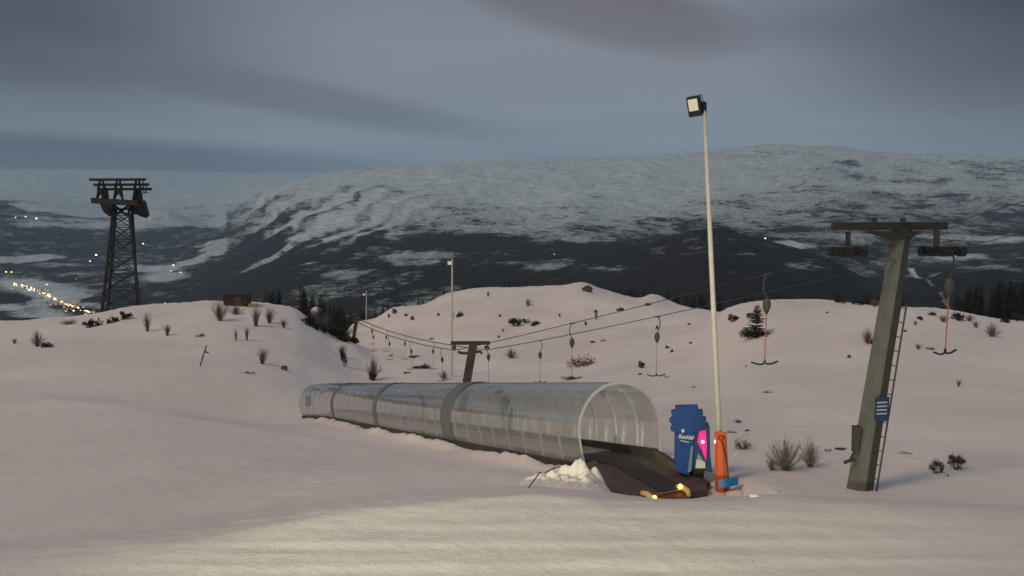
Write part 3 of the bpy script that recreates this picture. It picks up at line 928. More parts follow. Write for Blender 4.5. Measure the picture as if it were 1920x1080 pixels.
sb = at(1365, 908, YP - .35); sb.z = gz(sb.x, sb.y) + .02
sh = thing('snow_shovel', sb, 'snow shovel with blue blade and dark handle leaning on the orange padding', 'shovel')
mb = MB()
n_ = 8
for i in range(n_ + 1):
    u = i / n_
    for j in range(5):
        v = j / 4
        px = 1347 + 37 * u; py = 899 - 5 * u + 17 * v - 1.5 * u * v
        q = at(px, py, YP - .30 - .16 * v - .06 * math.sin(PI * u))
        mb.v.append(tuple(q))
nv = len(mb.v)
mb.v += [(x, y + .012, z - .004) for x, y, z in mb.v]
for i in range(n_):
    for j in range(4):
        a = i * 5 + j; mb.f.append((a, a + 1, a + 6, a + 5)); mb.f.append((nv + a, nv + a + 5, nv + a + 6, nv + a + 1))
for i in range(n_):
    for j in (0, 4):
        a = i * 5 + j; mb.f.append((a, a + 5, nv + a + 5, nv + a))
for i in (0, n_):
    for j in range(4):
        a = i * 5 + j; mb.f.append((a, a + 1, nv + a + 1, nv + a))
wchild(mb, 'blade', M['shovel'], sh, smooth=False)
mb = MB(); mb.tube([pp(1367, 899, -.33), pp(1361, 860, -.27), pp(1352.5, 826, -.22)], .017, 6)
mb.tube([pp(1352.5, 826, -.22), pp(1346.5, 823, -.22), pp(1348, 817, -.22), pp(1355.5, 817, -.22), pp(1357, 822, -.22), pp(1352.5, 826, -.22)], .013, 6)
wchild(mb, 'handle', simple('dark_handle', (.09, .03, .02), .6, 0, .2, 8), sh)

# ------------------------------------------------------------------ big tow lift tower on the right
YT = 19.8
tb = at(1612, 936, YT); tb.z = min(tb.z, gz(tb.x, tb.y))
tw = thing('lift_tower', tb, 'tall leaning steel T-bar lift tower with ladder and blue sign', 'lift tower', 'T-bar lift towers')


def tp(px, py, dy=0.0): return at(px, py, YT + dy)


foot = tp(1604, 958, .25); tip = tp(1691, 428, .25)
ax = (tip - foot).normalized(); xl = Vector((0, 1, 0)).cross(ax).normalized() * -1
if xl.x < 0: xl = -xl
yl = Vector((0, 1, 0)); yl = (yl - ax * yl.dot(ax)).normalized()
mb = MB()


def ring(c, rx, ry):
    """six sided section: a broad pale face to the left, a darker face to the right"""
    return [c + xl * (x * rx) + yl * (y * ry) for x, y in ((-1, .35), (-.55, -.75), (.12, -1), (1, -.55), (1, .5), (.1, 1))]


r0 = ring(foot, .298, .25); r1 = ring(tip, .205, .17)
def skin(mb, a, b, idx):
    for i in idx:
        j = (i + 1) % 6; mb.poly([a[i], a[j], b[j], b[i]])
mb = MB(); n0 = 0
mb.v = [tuple(p) for p in r0 + r1]
mb.f = [(i, (i + 1) % 6, 6 + (i + 1) % 6, 6 + i) for i in range(6)] + [tuple(range(6)), tuple(range(6, 12))]
mast = wchild(mb, 'mast', M['steel'], tw)
# thin darker sheet over the right face, its shade put into the colour
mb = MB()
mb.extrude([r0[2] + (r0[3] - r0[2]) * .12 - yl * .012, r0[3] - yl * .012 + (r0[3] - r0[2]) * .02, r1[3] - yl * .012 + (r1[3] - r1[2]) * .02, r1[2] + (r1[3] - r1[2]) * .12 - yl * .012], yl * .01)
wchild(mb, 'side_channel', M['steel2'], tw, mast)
lean = (tip - foot) / ((tip - foot).length)
mb = MB(); mb.bar(tp(1562, 424, -.12), tp(1773, 423.5, .35), .18, .19)
arm = wchild(mb, 'crossarm', M['rust'], tw, bevel=.01)
mb = MB(); mb.box(tp(1640, 412, 0), .10, .12, .10); wchild(mb, 'clamp', M['rust'], tw, arm)
mb = MB(); mb.box(tp(1693, 412.5, .1), .10, .12, .09); wchild(mb, 'clamp', M['rust'], tw, arm)
mb = MB(); mb.extrude([tp(1622, 433.5, -.05), tp(1732, 433.5, .05), tp(1709, 446, .05), tp(1675, 452, 0)], (0, .12, 0)); wchild(mb, 'gusset', M['rust'], tw, arm)


def sheaves(cx, cy, dy, wpx, hanger_px, root, Y0=YT, s=1.0, name='sheave_assembly'):
    mb = MB(); d = Vector((-.285, .958, -.05)).normalized()
    c = at(cx, cy, Y0 + dy)
    half = wpx / 2 * Y0 / F
    mb.bar(c - d * .42 * s - Vector((half * .55, 0, 0)), c + d * .42 * s - Vector((half * .55, 0, 0)), .05 * s, .20 * s)
    mb.bar(c - d * .42 * s + Vector((half * .55, 0, 0)), c + d * .42 * s + Vector((half * .55, 0, 0)), .05 * s, .20 * s)
    mb.bar(c - Vector((half, 0, -.05)), c + Vector((half, 0, .05)), .09 * s, .07 * s)
    fr = wchild(mb, name, M['black'] if s > .9 else M['farpost'], root)
    for k_ in (-1, 0, 1):
        for sg in (-1, 1):
            w = MB(); q = c + d * (.34 * s * k_) + Vector((sg * half * .55, 0, -.02))
            w.tube([q - Vector((half * .22, 0, 0)), q + Vector((half * .22, 0, 0))], .125 * s, 12)
            wchild(w, 'wheel', M['black'] if s > .9 else M['farpost'], root, fr)
    return fr


sheaves(1589, 471, 0, 44, 0, tw)
sheaves(1766, 470, .3, 58, 0, tw)
mb = MB(); mb.bar(tp(1757, 432, .3), tp(1755, 466, .3), .13, .08); wchild(mb, 'hanger', M['steel2'], tw)
mb = MB(); mb.bar(tp(1590, 434, -.05), tp(1590, 462, -.05), .10, .07); wchild(mb, 'hanger', M['rust'], tw)
mb = MB(); mb.bar(tp(1648, 487, -.05), tp(1680, 487.5, .1), .05, .05); wchild(mb, 'peg', M['steel'], tw)
mb = MB(); mb.bar(tp(1600, 461, 0), tp(1682, 462, .2), .022, .022); mb.bar(tp(1704, 462, .2), tp(1745, 461, .3), .022, .022); wchild(mb, 'tie_rod', M['rope'], tw)
# ladder
mb = MB()
ra0, ra1 = tp(1690, 566, .45), tp(1629, 940, .30)
rb0, rb1 = tp(1700, 570, .15), tp(1640, 942, .02)
mb.tube([ra0, ra1], .018, 6); mb.tube([rb0, rb1], .022, 6)
lad = wchild(mb, 'ladder', M['steel2'], tw)
for k_ in range(14):
    t = (k_ + .35) / 14
    w = MB(); w.tube([ra0.lerp(ra1, t), rb0.lerp(rb1, t)], .013, 5)
    wchild(w, 'rung', M['steel2'], tw, lad)
mb = MB()
for t in (.12, .47, .86):
    mb = MB(); mb.bar(foot.lerp(tip, .70 * (1 - t)) + yl * .1, ra0.lerp(ra1, t), .03)
    wchild(mb, 'ladder_bracket', M['steel2'], tw, lad)
# sign
mb = MB(); sv = [tp(1641.5, 744.5, -.30), tp(1668, 744, -.16), tp(1665.5, 790, -.16), tp(1640, 789, -.30)]
mb.extrude(sv, (0, .02, 0)); sg_ = wchild(mb, 'sign_board', M['signblue'], tw)
for k_ in range(4):
    t = .24 + .155 * k_
    a = sv[0].lerp(sv[3], t); b = sv[1].lerp(sv[2], t)
    l_, r_ = a.lerp(b, .12), a.lerp(b, .86)
    w = MB(); dz = Vector((0, 0, .020)); off = Vector((0, -.004, 0))
    w.extrude([l_ + dz + off, r_ + dz * 1.5 + off, r_ - dz * .2 + off, l_ - dz * 1.0 + off], (0, .002, 0))
    wchild(w, 'sign_stripe', M['signwhite'], tw, sg_)
mb = MB(); mb.extrude([tp(1603, 801, .1), tp(1616, 801, .1), tp(1610, 850, .1), tp(1602, 850, .1)], (0, .2, 0)); wchild(mb, 'junction_box', M['steel2'], tw, bevel=.008)
mb = MB(); mb.bar(tp(1584, 866, .1), tp(1603, 862, .1), .06); mb.bar(tp(1594, 863, .1), tp(1600, 850, .1), .05); mb.ball(tp(1585, 867, .1), .05); wchild(mb, 'floor_hook', M['plinth'], tw)

# ------------------------------------------------------------------ middle and far lift towers
YM = 59.0
mbase = at(868, 800, YM); mbase.z = gz(mbase.x, mbase.y)
tm = thing('lift_tower', mbase, 'smaller brown T-bar lift tower standing behind the transparent tube', 'lift tower', 'T-bar lift towers')


def mp_(px, py, dy=0.0): return at(px, py, YM + dy)


mb = MB(); a = mp_(862, 790); b = mp_(888, 643)
mb.bar(a, b, .62, .45); mast2 = wchild(mb, 'mast', M['farpost'], tm)
mb = MB(); mb.bar(mp_(846, 643, -.4), mp_(918, 643, .6), .26, .25); wchild(mb, 'crossarm', M['farpost'], tm)
mb = MB(); mb.box(mp_(905, 660), .01, .01, .01)
sheaves(851, 652, -.3, 7, 0, tm, YM, .85)
sheaves(913, 651, .6, 8, 0, tm, YM, .85)
mb = MB(); mb.bar(mp_(853, 642), mp_(853, 650), .12); wchild(mb, 'hanger', M['farpost'], tm)
mb = MB(); mb.bar(mp_(914, 642), mp_(914, 650), .12); wchild(mb, 'hanger', M['farpost'], tm)
mb = MB(); mb.tube([mp_(859, 659), mp_(864, 662), mp_(880, 662), mp_(900, 659), mp_(904, 663)], .11, 6); wchild(mb, 'catwalk', M['farpost'], tm)

YF = 112.0
fb = at(660, 660, YF); fb.z = min(fb.z, gz(fb.x, fb.y))
t3 = thing('lift_tower', fb, 'thin far T-bar lift post leaning in the dip between the two knolls', 'lift tower', 'T-bar lift towers')
mb = MB(); mb.bar(at(659, 660, YF), at(669, 597, YF), .45, .4); wchild(mb, 'mast', M['farpost'], t3)
mb = MB(); mb.bar(at(661, 598, YF), at(680, 600, YF + .5), .22); wchild(mb, 'crossarm', M['farpost'], t3)

# ------------------------------------------------------------------ haul ropes and T-bars
LN, LF, LE = at(1590, 474, 19.6), at(852, 657, 58.4), at(662, 599, 112)
RN, RF, RE = at(1766, 473, 20.1), at(913, 656, 59.4), at(679, 601, 112)


def fit_sag(A, B, px, py):
    best = None
    for s in np.linspace(-.5, 1.8, 93):
        for t in np.linspace(0, 1, 200):
            q = A.lerp(B, float(t)) - Vector((0, 0, s * 4 * t * (1 - t)))
            x, y = pix(q)
            if x < px:
                e = abs(y - py)
                if best is None or e < best[0]: best = (e, s)
                break
    return best[1]


sL, sR = fit_sag(LN, LF, 1244, 563), fit_sag(RN, RF, 1301, 578.5)
sL2, sR2 = .55, .55


def span(A, B, s, n=40): return [A.lerp(B, i / n) - Vector((0, 0, s * 4 * (i / n) * (1 - i / n))) for i in range(n + 1)]


Lpts = span(LN, LF, sL) + span(LF, LE, sL2)[1:]
Rpts = span(RN, RF, sR) + span(RF, RE, sR2)[1:]
# uphill ends leave the frame on the right
LU = [LN + (LN - LF).normalized() * d + Vector((0, 0, .03 * d)) for d in (14, 9, 4)]
ru_dir = (RN - RF); ru_dir.normalize()
RU = [RN + ru_dir * d + Vector((0, 0, .02 * d)) for d in (14, 9, 4, 1.5)]
for P, lb in ((LU + Lpts, 'left haul rope of the T-bar lift, the upper line over the snow bowl'), (RU + Rpts, 'right haul rope of the T-bar lift, the lower line over the snow bowl')):
    mb = MB()
    mb.tube(P, [.009 + .00058 * max(0, p.y - 20) for p in P], 5)
    o = mb.build('haul_rope', M['rope'], origin=P[0]); tag(o, lb, 'cable', 'haul ropes of the T-bar lift')


def make_tbar(cord, flip):
    root = thing('t_bar', (0, 0, 0), 'x', 't-bar', 'T-bars hanging from the haul rope')
    s = -1 if flip else 1
    mb = MB(); mb.bar((-.12, 0, -.01), (.12, 0, -.01), .05)
    pts = [(0, 0, 0), (.05 * s, 0, -.05), (.11 * s, 0, -.22), (.12 * s, 0, -.42), (.07 * s, 0, -.58), (0, 0, -.68), (0, 0, -.74)]
    mb.tube(pts, .022, 6); mb.build('hanger_hook', M['steel2'], root, smooth=False)
    mb = MB(); mb.tube([(0, 0, -.70), (0, 0, -.74), (0, 0, -.84), (0, 0, -.98), (0, 0, -1.10), (0, 0, -1.16)], [.04, .085, .115, .11, .06, .03], 10)
    mb.build('spring_box', M['spring'], root, smooth=True)
    mb = MB(); mb.tube([(0, 0, -1.14), (0, 0, -2.52)], .016, 5); mb.build('cord', M[cord], root)
    mb = MB()
    mb.tube([(-.41, 0, -2.545), (-.36, 0, -2.56), (-.22, 0, -2.61), (-.08, 0, -2.615), (0, 0, -2.58), (.08, 0, -2.615), (.22, 0, -2.61), (.36, 0, -2.56), (.41, 0, -2.545)], .026, 6)
    mb.tube([(0, 0, -2.48), (0, 0, -2.60)], [.025, .045], 6)
    mb.build('bar', M['tbar'], root)
    return root


def on_line(P, px):
    for a, b in zip(P[:-1], P[1:]):
        xa, xb = pix(a)[0], pix(b)[0]
        if (xa - px) * (xb - px) <= 0 and xa != xb:
            return a.lerp(b, (xa - px) / (xa - xb))
    return P[0]


bars = [(1785, 'R', 'redcord', 25, 'T-bar on a red cord hanging right of the ladder tower'),
        (1440, 'L', 'redcord', 10, 'T-bar on a pale red cord hanging beside the small pine'),
        (1233, 'R', 'cord', 8, 'T-bar hanging above the open arched end of the tube'),
        (1073, 'L', 'cord', 8, 'T-bar hanging in front of the brown heather patch'),
        (1013, 'R', 'cord', 10, 'T-bar hanging between the heather patch and the tower behind the tube'),
        (916, 'L', 'cord', 15, 'T-bar hanging just right of the tower behind the tube'),
        (829, 'L', 'cord', 20, 'T-bar hanging just left of the tower behind the tube'),
        (812, 'R', 'cord', 20, 'second T-bar left of the tower, one step higher than its neighbour'),
        (771, 'L', 'cord', 20, 'far T-bar over the bowl, third left of the tower behind the tube'),
        (759, 'R', 'cord', 20, 'far T-bar over the bowl, fourth left of the tower behind the tube'),
        (730, 'L', 'cord', 20, 'tiny T-bar over the bowl, fifth left of the tower behind the tube'),
        (724, 'R', 'cord', 20, 'tiny T-bar over the bowl, sixth left of the tower behind the tube'),
        (700, 'L', 'cord', 20, 'tiny lower T-bar of the two nearest the thin leaning post'),
        (697, 'R', 'cord', 20, 'tiny upper T-bar of the two nearest the thin leaning post')]
protos = {}
Lall, Rall = LU + Lpts, RU + Rpts
for px, ln, cord, ry, lb in bars:
    key = (cord, ln)
    p = on_line(Lall if ln == 'L' else Rall, px)
    if key not in protos: o = protos[key] = make_tbar(cord, ln == 'L')
    else: o = copy_tree(protos[key])
    o.location = p; o.rotation_euler = (0, 0, R(ry)); o['label'] = lb

# ------------------------------------------------------------------ distant piste lamps
def piste_lamp(px, ytop, ybot, Y, label, side):
    p0 = at(px - 1, ybot, Y); p1 = at(px, ytop, Y); p0.z = min(p0.z, gz(p0.x, p0.y))
    r = thing('piste_lamp', Vector((p0.x, Y, p0.z)), label, 'piste lamp', 'white piste lamp poles on the hill')
    mb = MB(); mb.tube([p0, p1], [.14, .085], 8); wchild(mb, 'pole', M['cream'], r)
    c_ = at(px + side * 4.5, ytop + 7, Y); mb = MB(); mb.box(c_, .5, .35, .42); mb.bar(c_, at(px, ytop + 5, Y), .12); hd = wchild(mb, 'lamp_head', M['rib'], r)
    mb = MB(); mb.box(c_ + Vector((0, -.19, 0)), .38, .02, .30); wchild(mb, 'lamp_glass', M['lampglass'], r, hd)


piste_lamp(848, 486, 704, 88, 'white lamp pole standing on the bowl slope above the tower behind the tube', -1)
piste_lamp(687, 545, 660, 168, 'short white lamp pole showing over the hill edge above the thin leaning post', -1)

# ------------------------------------------------------------------ lattice cable tower, far left
YL = 130.0
lb_ = at(228, 640, YL)
lt = thing('lattice_tower', lb_, 'dark lattice cable car tower with broad top rising behind the left knoll', 'lattice tower')


def q_(px, py, dy=0.0): return at(px, py, YL + dy)


tops = [(211, 404, -1.3), (243, 404, -1.3), (217, 400, 1.5), (248, 400, 1.5)]
bots = [(184, 645, -3.2), (270, 645, -3.2), (198, 635, 3.2), (262, 635, 3.2)]
for t_, b_ in zip(tops, bots):
    mb = MB(); mb.bar(q_(*b_), q_(*t_), .34); wchild(mb, 'leg', M['dsteel'], lt)
mb = MB(); nb = 8
def lg(i, t): return q_(*bots[i]).lerp(q_(*tops[i]), t)
for (i, j) in ((0, 1), (2, 3), (0, 2), (1, 3)):
    for k_ in range(nb):
        t0, t1 = 1 - (1 - k_ / nb) ** 1.15, 1 - (1 - (k_ + 1) / nb) ** 1.15
        mb.bar(lg(i, t0), lg(j, t1), .13); mb.bar(lg(j, t0), lg(i, t1), .13); mb.bar(lg(i, t1), lg(j, t1), .13)
wchild(mb, 'bracing', M['dsteel'], lt)
for (a, b, y, dy) in ((168, 273, 337, -2.4), (176, 279, 346.5, -.8), (183, 284, 355, .9)):
    mb = MB(); mb.bar(q_(a, y, dy), q_(b, y - .5, dy), .36, .42); wchild(mb, 'crossbeam', M['dsteel'], lt)
mb = MB()
for x0 in (190, 222, 258):
    for dx in (-9, 9):
        mb.bar(q_(x0 + dx, 380, -1), q_(x0 + dx * .3, 338, -2.0), .26); mb.bar(q_(x0 + dx, 380, 1.2), q_(x0 + dx * .4, 354, 1.0), .26)
    mb.bar(q_(x0 - 8, 372), q_(x0 + 8, 350), .16); mb.bar(q_(x0 + 8, 372), q_(x0 - 8, 350), .16); mb.bar(q_(x0 - 8, 362), q_(x0 + 8, 362), .16)
mb.extrude([q_(191, 352), q_(200, 352), q_(204, 380), q_(189, 380)], (0, .3, 0))
mb.extrude([q_(252, 352), q_(262, 352), q_(263, 380), q_(247, 380)], (0, .3, 0))
wchild(mb, 'saddle_frame', M['dsteel'], lt)
mb = MB(); mb.bar(q_(172, 376, -1.5), q_(258, 381, -1.5), .5, .9); mb.bar(q_(172, 374, -1.5), q_(200, 376, -1.5), .3); wchild(mb, 'catwalk', M['rust'], lt)
mb = MB()
mb.extrude([q_(186, 380), q_(212, 380), q_(216, 404), q_(205, 406), q_(194, 398)], (0, 1.0, 0))
mb.extrude([q_(240, 378), q_(268, 376), q_(276, 405), q_(262, 404), q_(246, 400)], (0, 1.0, 0))
for (a_, b_) in (((208, 380), (238, 404)), ((248, 380), (216, 404)), ((212, 380), (216, 404)), ((246, 380), (240, 404)), ((210, 392), (246, 392))):
    mb.bar(q_(*a_, -.5), q_(*b_, -.5), .3); mb.bar(q_(*a_, 1.2), q_(*b_, 1.2), .3)
mb.bar(q_(262, 402), q_(276, 406), .5)
wchild(mb, 'head_plate', M['dsteel'], lt)
mb = MB(); mb.bar(q_(268, 338), q_(270, 362), .14); mb.bar(q_(262, 362), q_(277, 361), .12); mb.bar(q_(274, 346), q_(274, 362), .12); wchild(mb, 'hand_rail', M['dsteel'], lt)

# ------------------------------------------------------------------ hut, post, small board on the left knoll
p = hit(441, 574, 60, 140)
M['hutwood'] = simple('dark_hut_board', (.045, .030, .022), .85, 0, .35, 4)
hut = thing('hut', p, 'small dark brown wooden hut on the crest of the left knoll', 'hut')
s_ = p.y / F / cP
mb = MB(); mb.box(p + Vector((0, .9, .60)), 44 * s_, 1.8, 1.7); w_ = wchild(mb, 'wall', M['hutwood'], hut)
mb = MB(); mb.extrude([p + Vector((-23.5 * s_, -.15, 1.455)), p + Vector((-23.5 * s_, 2.0, 1.455)), p + Vector((-23.5 * s_, .9, 1.72))], (47 * s_, 0, 0)); wchild(mb, 'roof', M['hutwood'], hut)
mb = MB(); mb.box(p + Vector((.4, -.02, .55)), .8, .03, 1.3); wchild(mb, 'door', M['farpost'], hut)
p = hit(475, 577, 60, 140)
mb = MB(); mb.box(p + Vector((0, 0, .35)), 1.2, .25, .35); mb.bar(p - Vector((.4, 0, .2)), p + Vector((-.4, 0, .3)), .08); mb.bar(p - Vector((-.4, 0, .2)), p + Vector((.4, 0, .3)), .08)
o = mb.build('yellow_board', simple('yellow_board', (.30, .25, .10), .8, 0, .2, 3), origin=p); tag(o, 'low yellowish board on posts just right of the brown hut', 'board')
p = hit(374, 686, 40, 120); t_ = at(387, 648, p.y)
st = thing('trail_post', p, 'thin leaning wooden post with a short side arm on the left slope', 'post')
mb = MB(); mb.tube([p - Vector((0, 0, .2)), t_], .06, 6); wchild(mb, 'post', M['farpost'], st)
mb = MB(); mb.bar(at(384, 659, p.y), at(391, 662, p.y), .10); wchild(mb, 'side_arm', M['farpost'], st)


# ------------------------------------------------------------------ shrubs, rocks, pines
def bare_shrub_mesh(seed, thick=.012, n=34, spread=.55):
    rs = random.Random(seed); mb = MB()
    for i in range(n):
        a = rs.uniform(0, 2 * PI); tilt = rs.uniform(0, spread); L = rs.uniform(.55, 1.0)
        d = Vector((math.cos(a) * math.sin(tilt), math.sin(a) * math.sin(tilt), math.cos(tilt)))
        p0 = Vector((rs.uniform(-.08, .08), rs.uniform(-.08, .08), -.05)); p1 = p0 + d * L * .5 + Vector((0, 0, .04)); p2 = p0 + d * L + Vector((rs.uniform(-.06, .06), 0, .0))
        mb.tube([p0, p1, p2], [thick, thick * .7, thick * .3], 3, False)
        for k_ in range(8):
            t = rs.uniform(.25, .95); q = p0.lerp(p2, t); dd = (d + Vector((rs.uniform(-.8, .8), rs.uniform(-.8, .8), rs.uniform(0, .5)))).normalized()
            mb.tube([q, q + dd * rs.uniform(.10, .26)], [thick * .5, thick * .2], 3, False)
    return mb


def leafy_mesh(seed, n=420, flat_=.6, leaf=.07, lobes=6):
    rs = random.Random(seed); mb = MB()
    cs = [(rs.uniform(-.42, .42), rs.uniform(-.25, .25), rs.uniform(.1, .65) * flat_, rs.uniform(.12, .27)) for _ in range(lobes)]
    for i in range(n):
        c_ = rs.choice(cs); v = Vector((rs.gauss(0, 1), rs.gauss(0, 1), rs.gauss(0, .8))).normalized() * c_[3] * rs.uniform(.3, 1.05)
        q = Vector(c_[:3]) + v; q.z = max(q.z, -.03)
        a = Vector((rs.gauss(0, 1), rs.gauss(0, 1), rs.gauss(0, 1))).normalized(); b = a.orthogonal().normalized()
        s = leaf * rs.uniform(.5, 1.2)
        mb.poly([q - a * s, q + b * s * .5, q + a * s, q - b * s * .5])
    for c_ in cs:
        mb.tube([(0, 0, -.05), (c_[0] * .6, c_[1] * .6, c_[2] * .5), c_[:3]], [.02, .014, .006], 4, False)
    return mb


def rock_mesh(seed):
    rs = random.Random(seed); random.seed(seed); mb = MB(); mb.ball((0, 0, .1), .5, 9, 7, (1, .6, .45), .22)
    for i in range(3): mb.ball((rs.uniform(-.4, .4), rs.uniform(-.2, .2), .05), rs.uniform(.12, .25), 7, 5, (1.2, .7, .6), .2)
    return mb


def pine_mesh(seed, n=14, whorl=9):
    rs = random.Random(seed); mb = MB()
    return mb


MESH = {}
def mesh_of(kind, seed):
    if (kind, seed) not in MESH:
        if kind == 'bare': m_, mt = bare_shrub_mesh(seed, .008, 40 + seed * 8, .35 + .12 * seed), M['twig']
        elif kind == 'wide': m_, mt = bare_shrub_mesh(seed, .008, 100, 1.15), M['twig']
        elif kind == 'leafy': m_, mt = leafy_mesh(seed), M['needle']
        elif kind == 'flat': m_, mt = leafy_mesh(seed, 300, .25, .07, 8), M['needle']
        elif kind == 'red': m_, mt = leafy_mesh(seed, 700, .9, .05, 9), M['redleaf']
        elif kind == 'heath': m_, mt = leafy_mesh(seed, 500, .22, .035, 14), M['heath']
        else: m_, mt = rock_mesh(seed), M['rock']
        o = m_.build('tmp', mt); me_ = o.data; bpy.data.objects.remove(o); me_.name = kind; MESH[(kind, seed)] = me_
    return MESH[(kind, seed)]


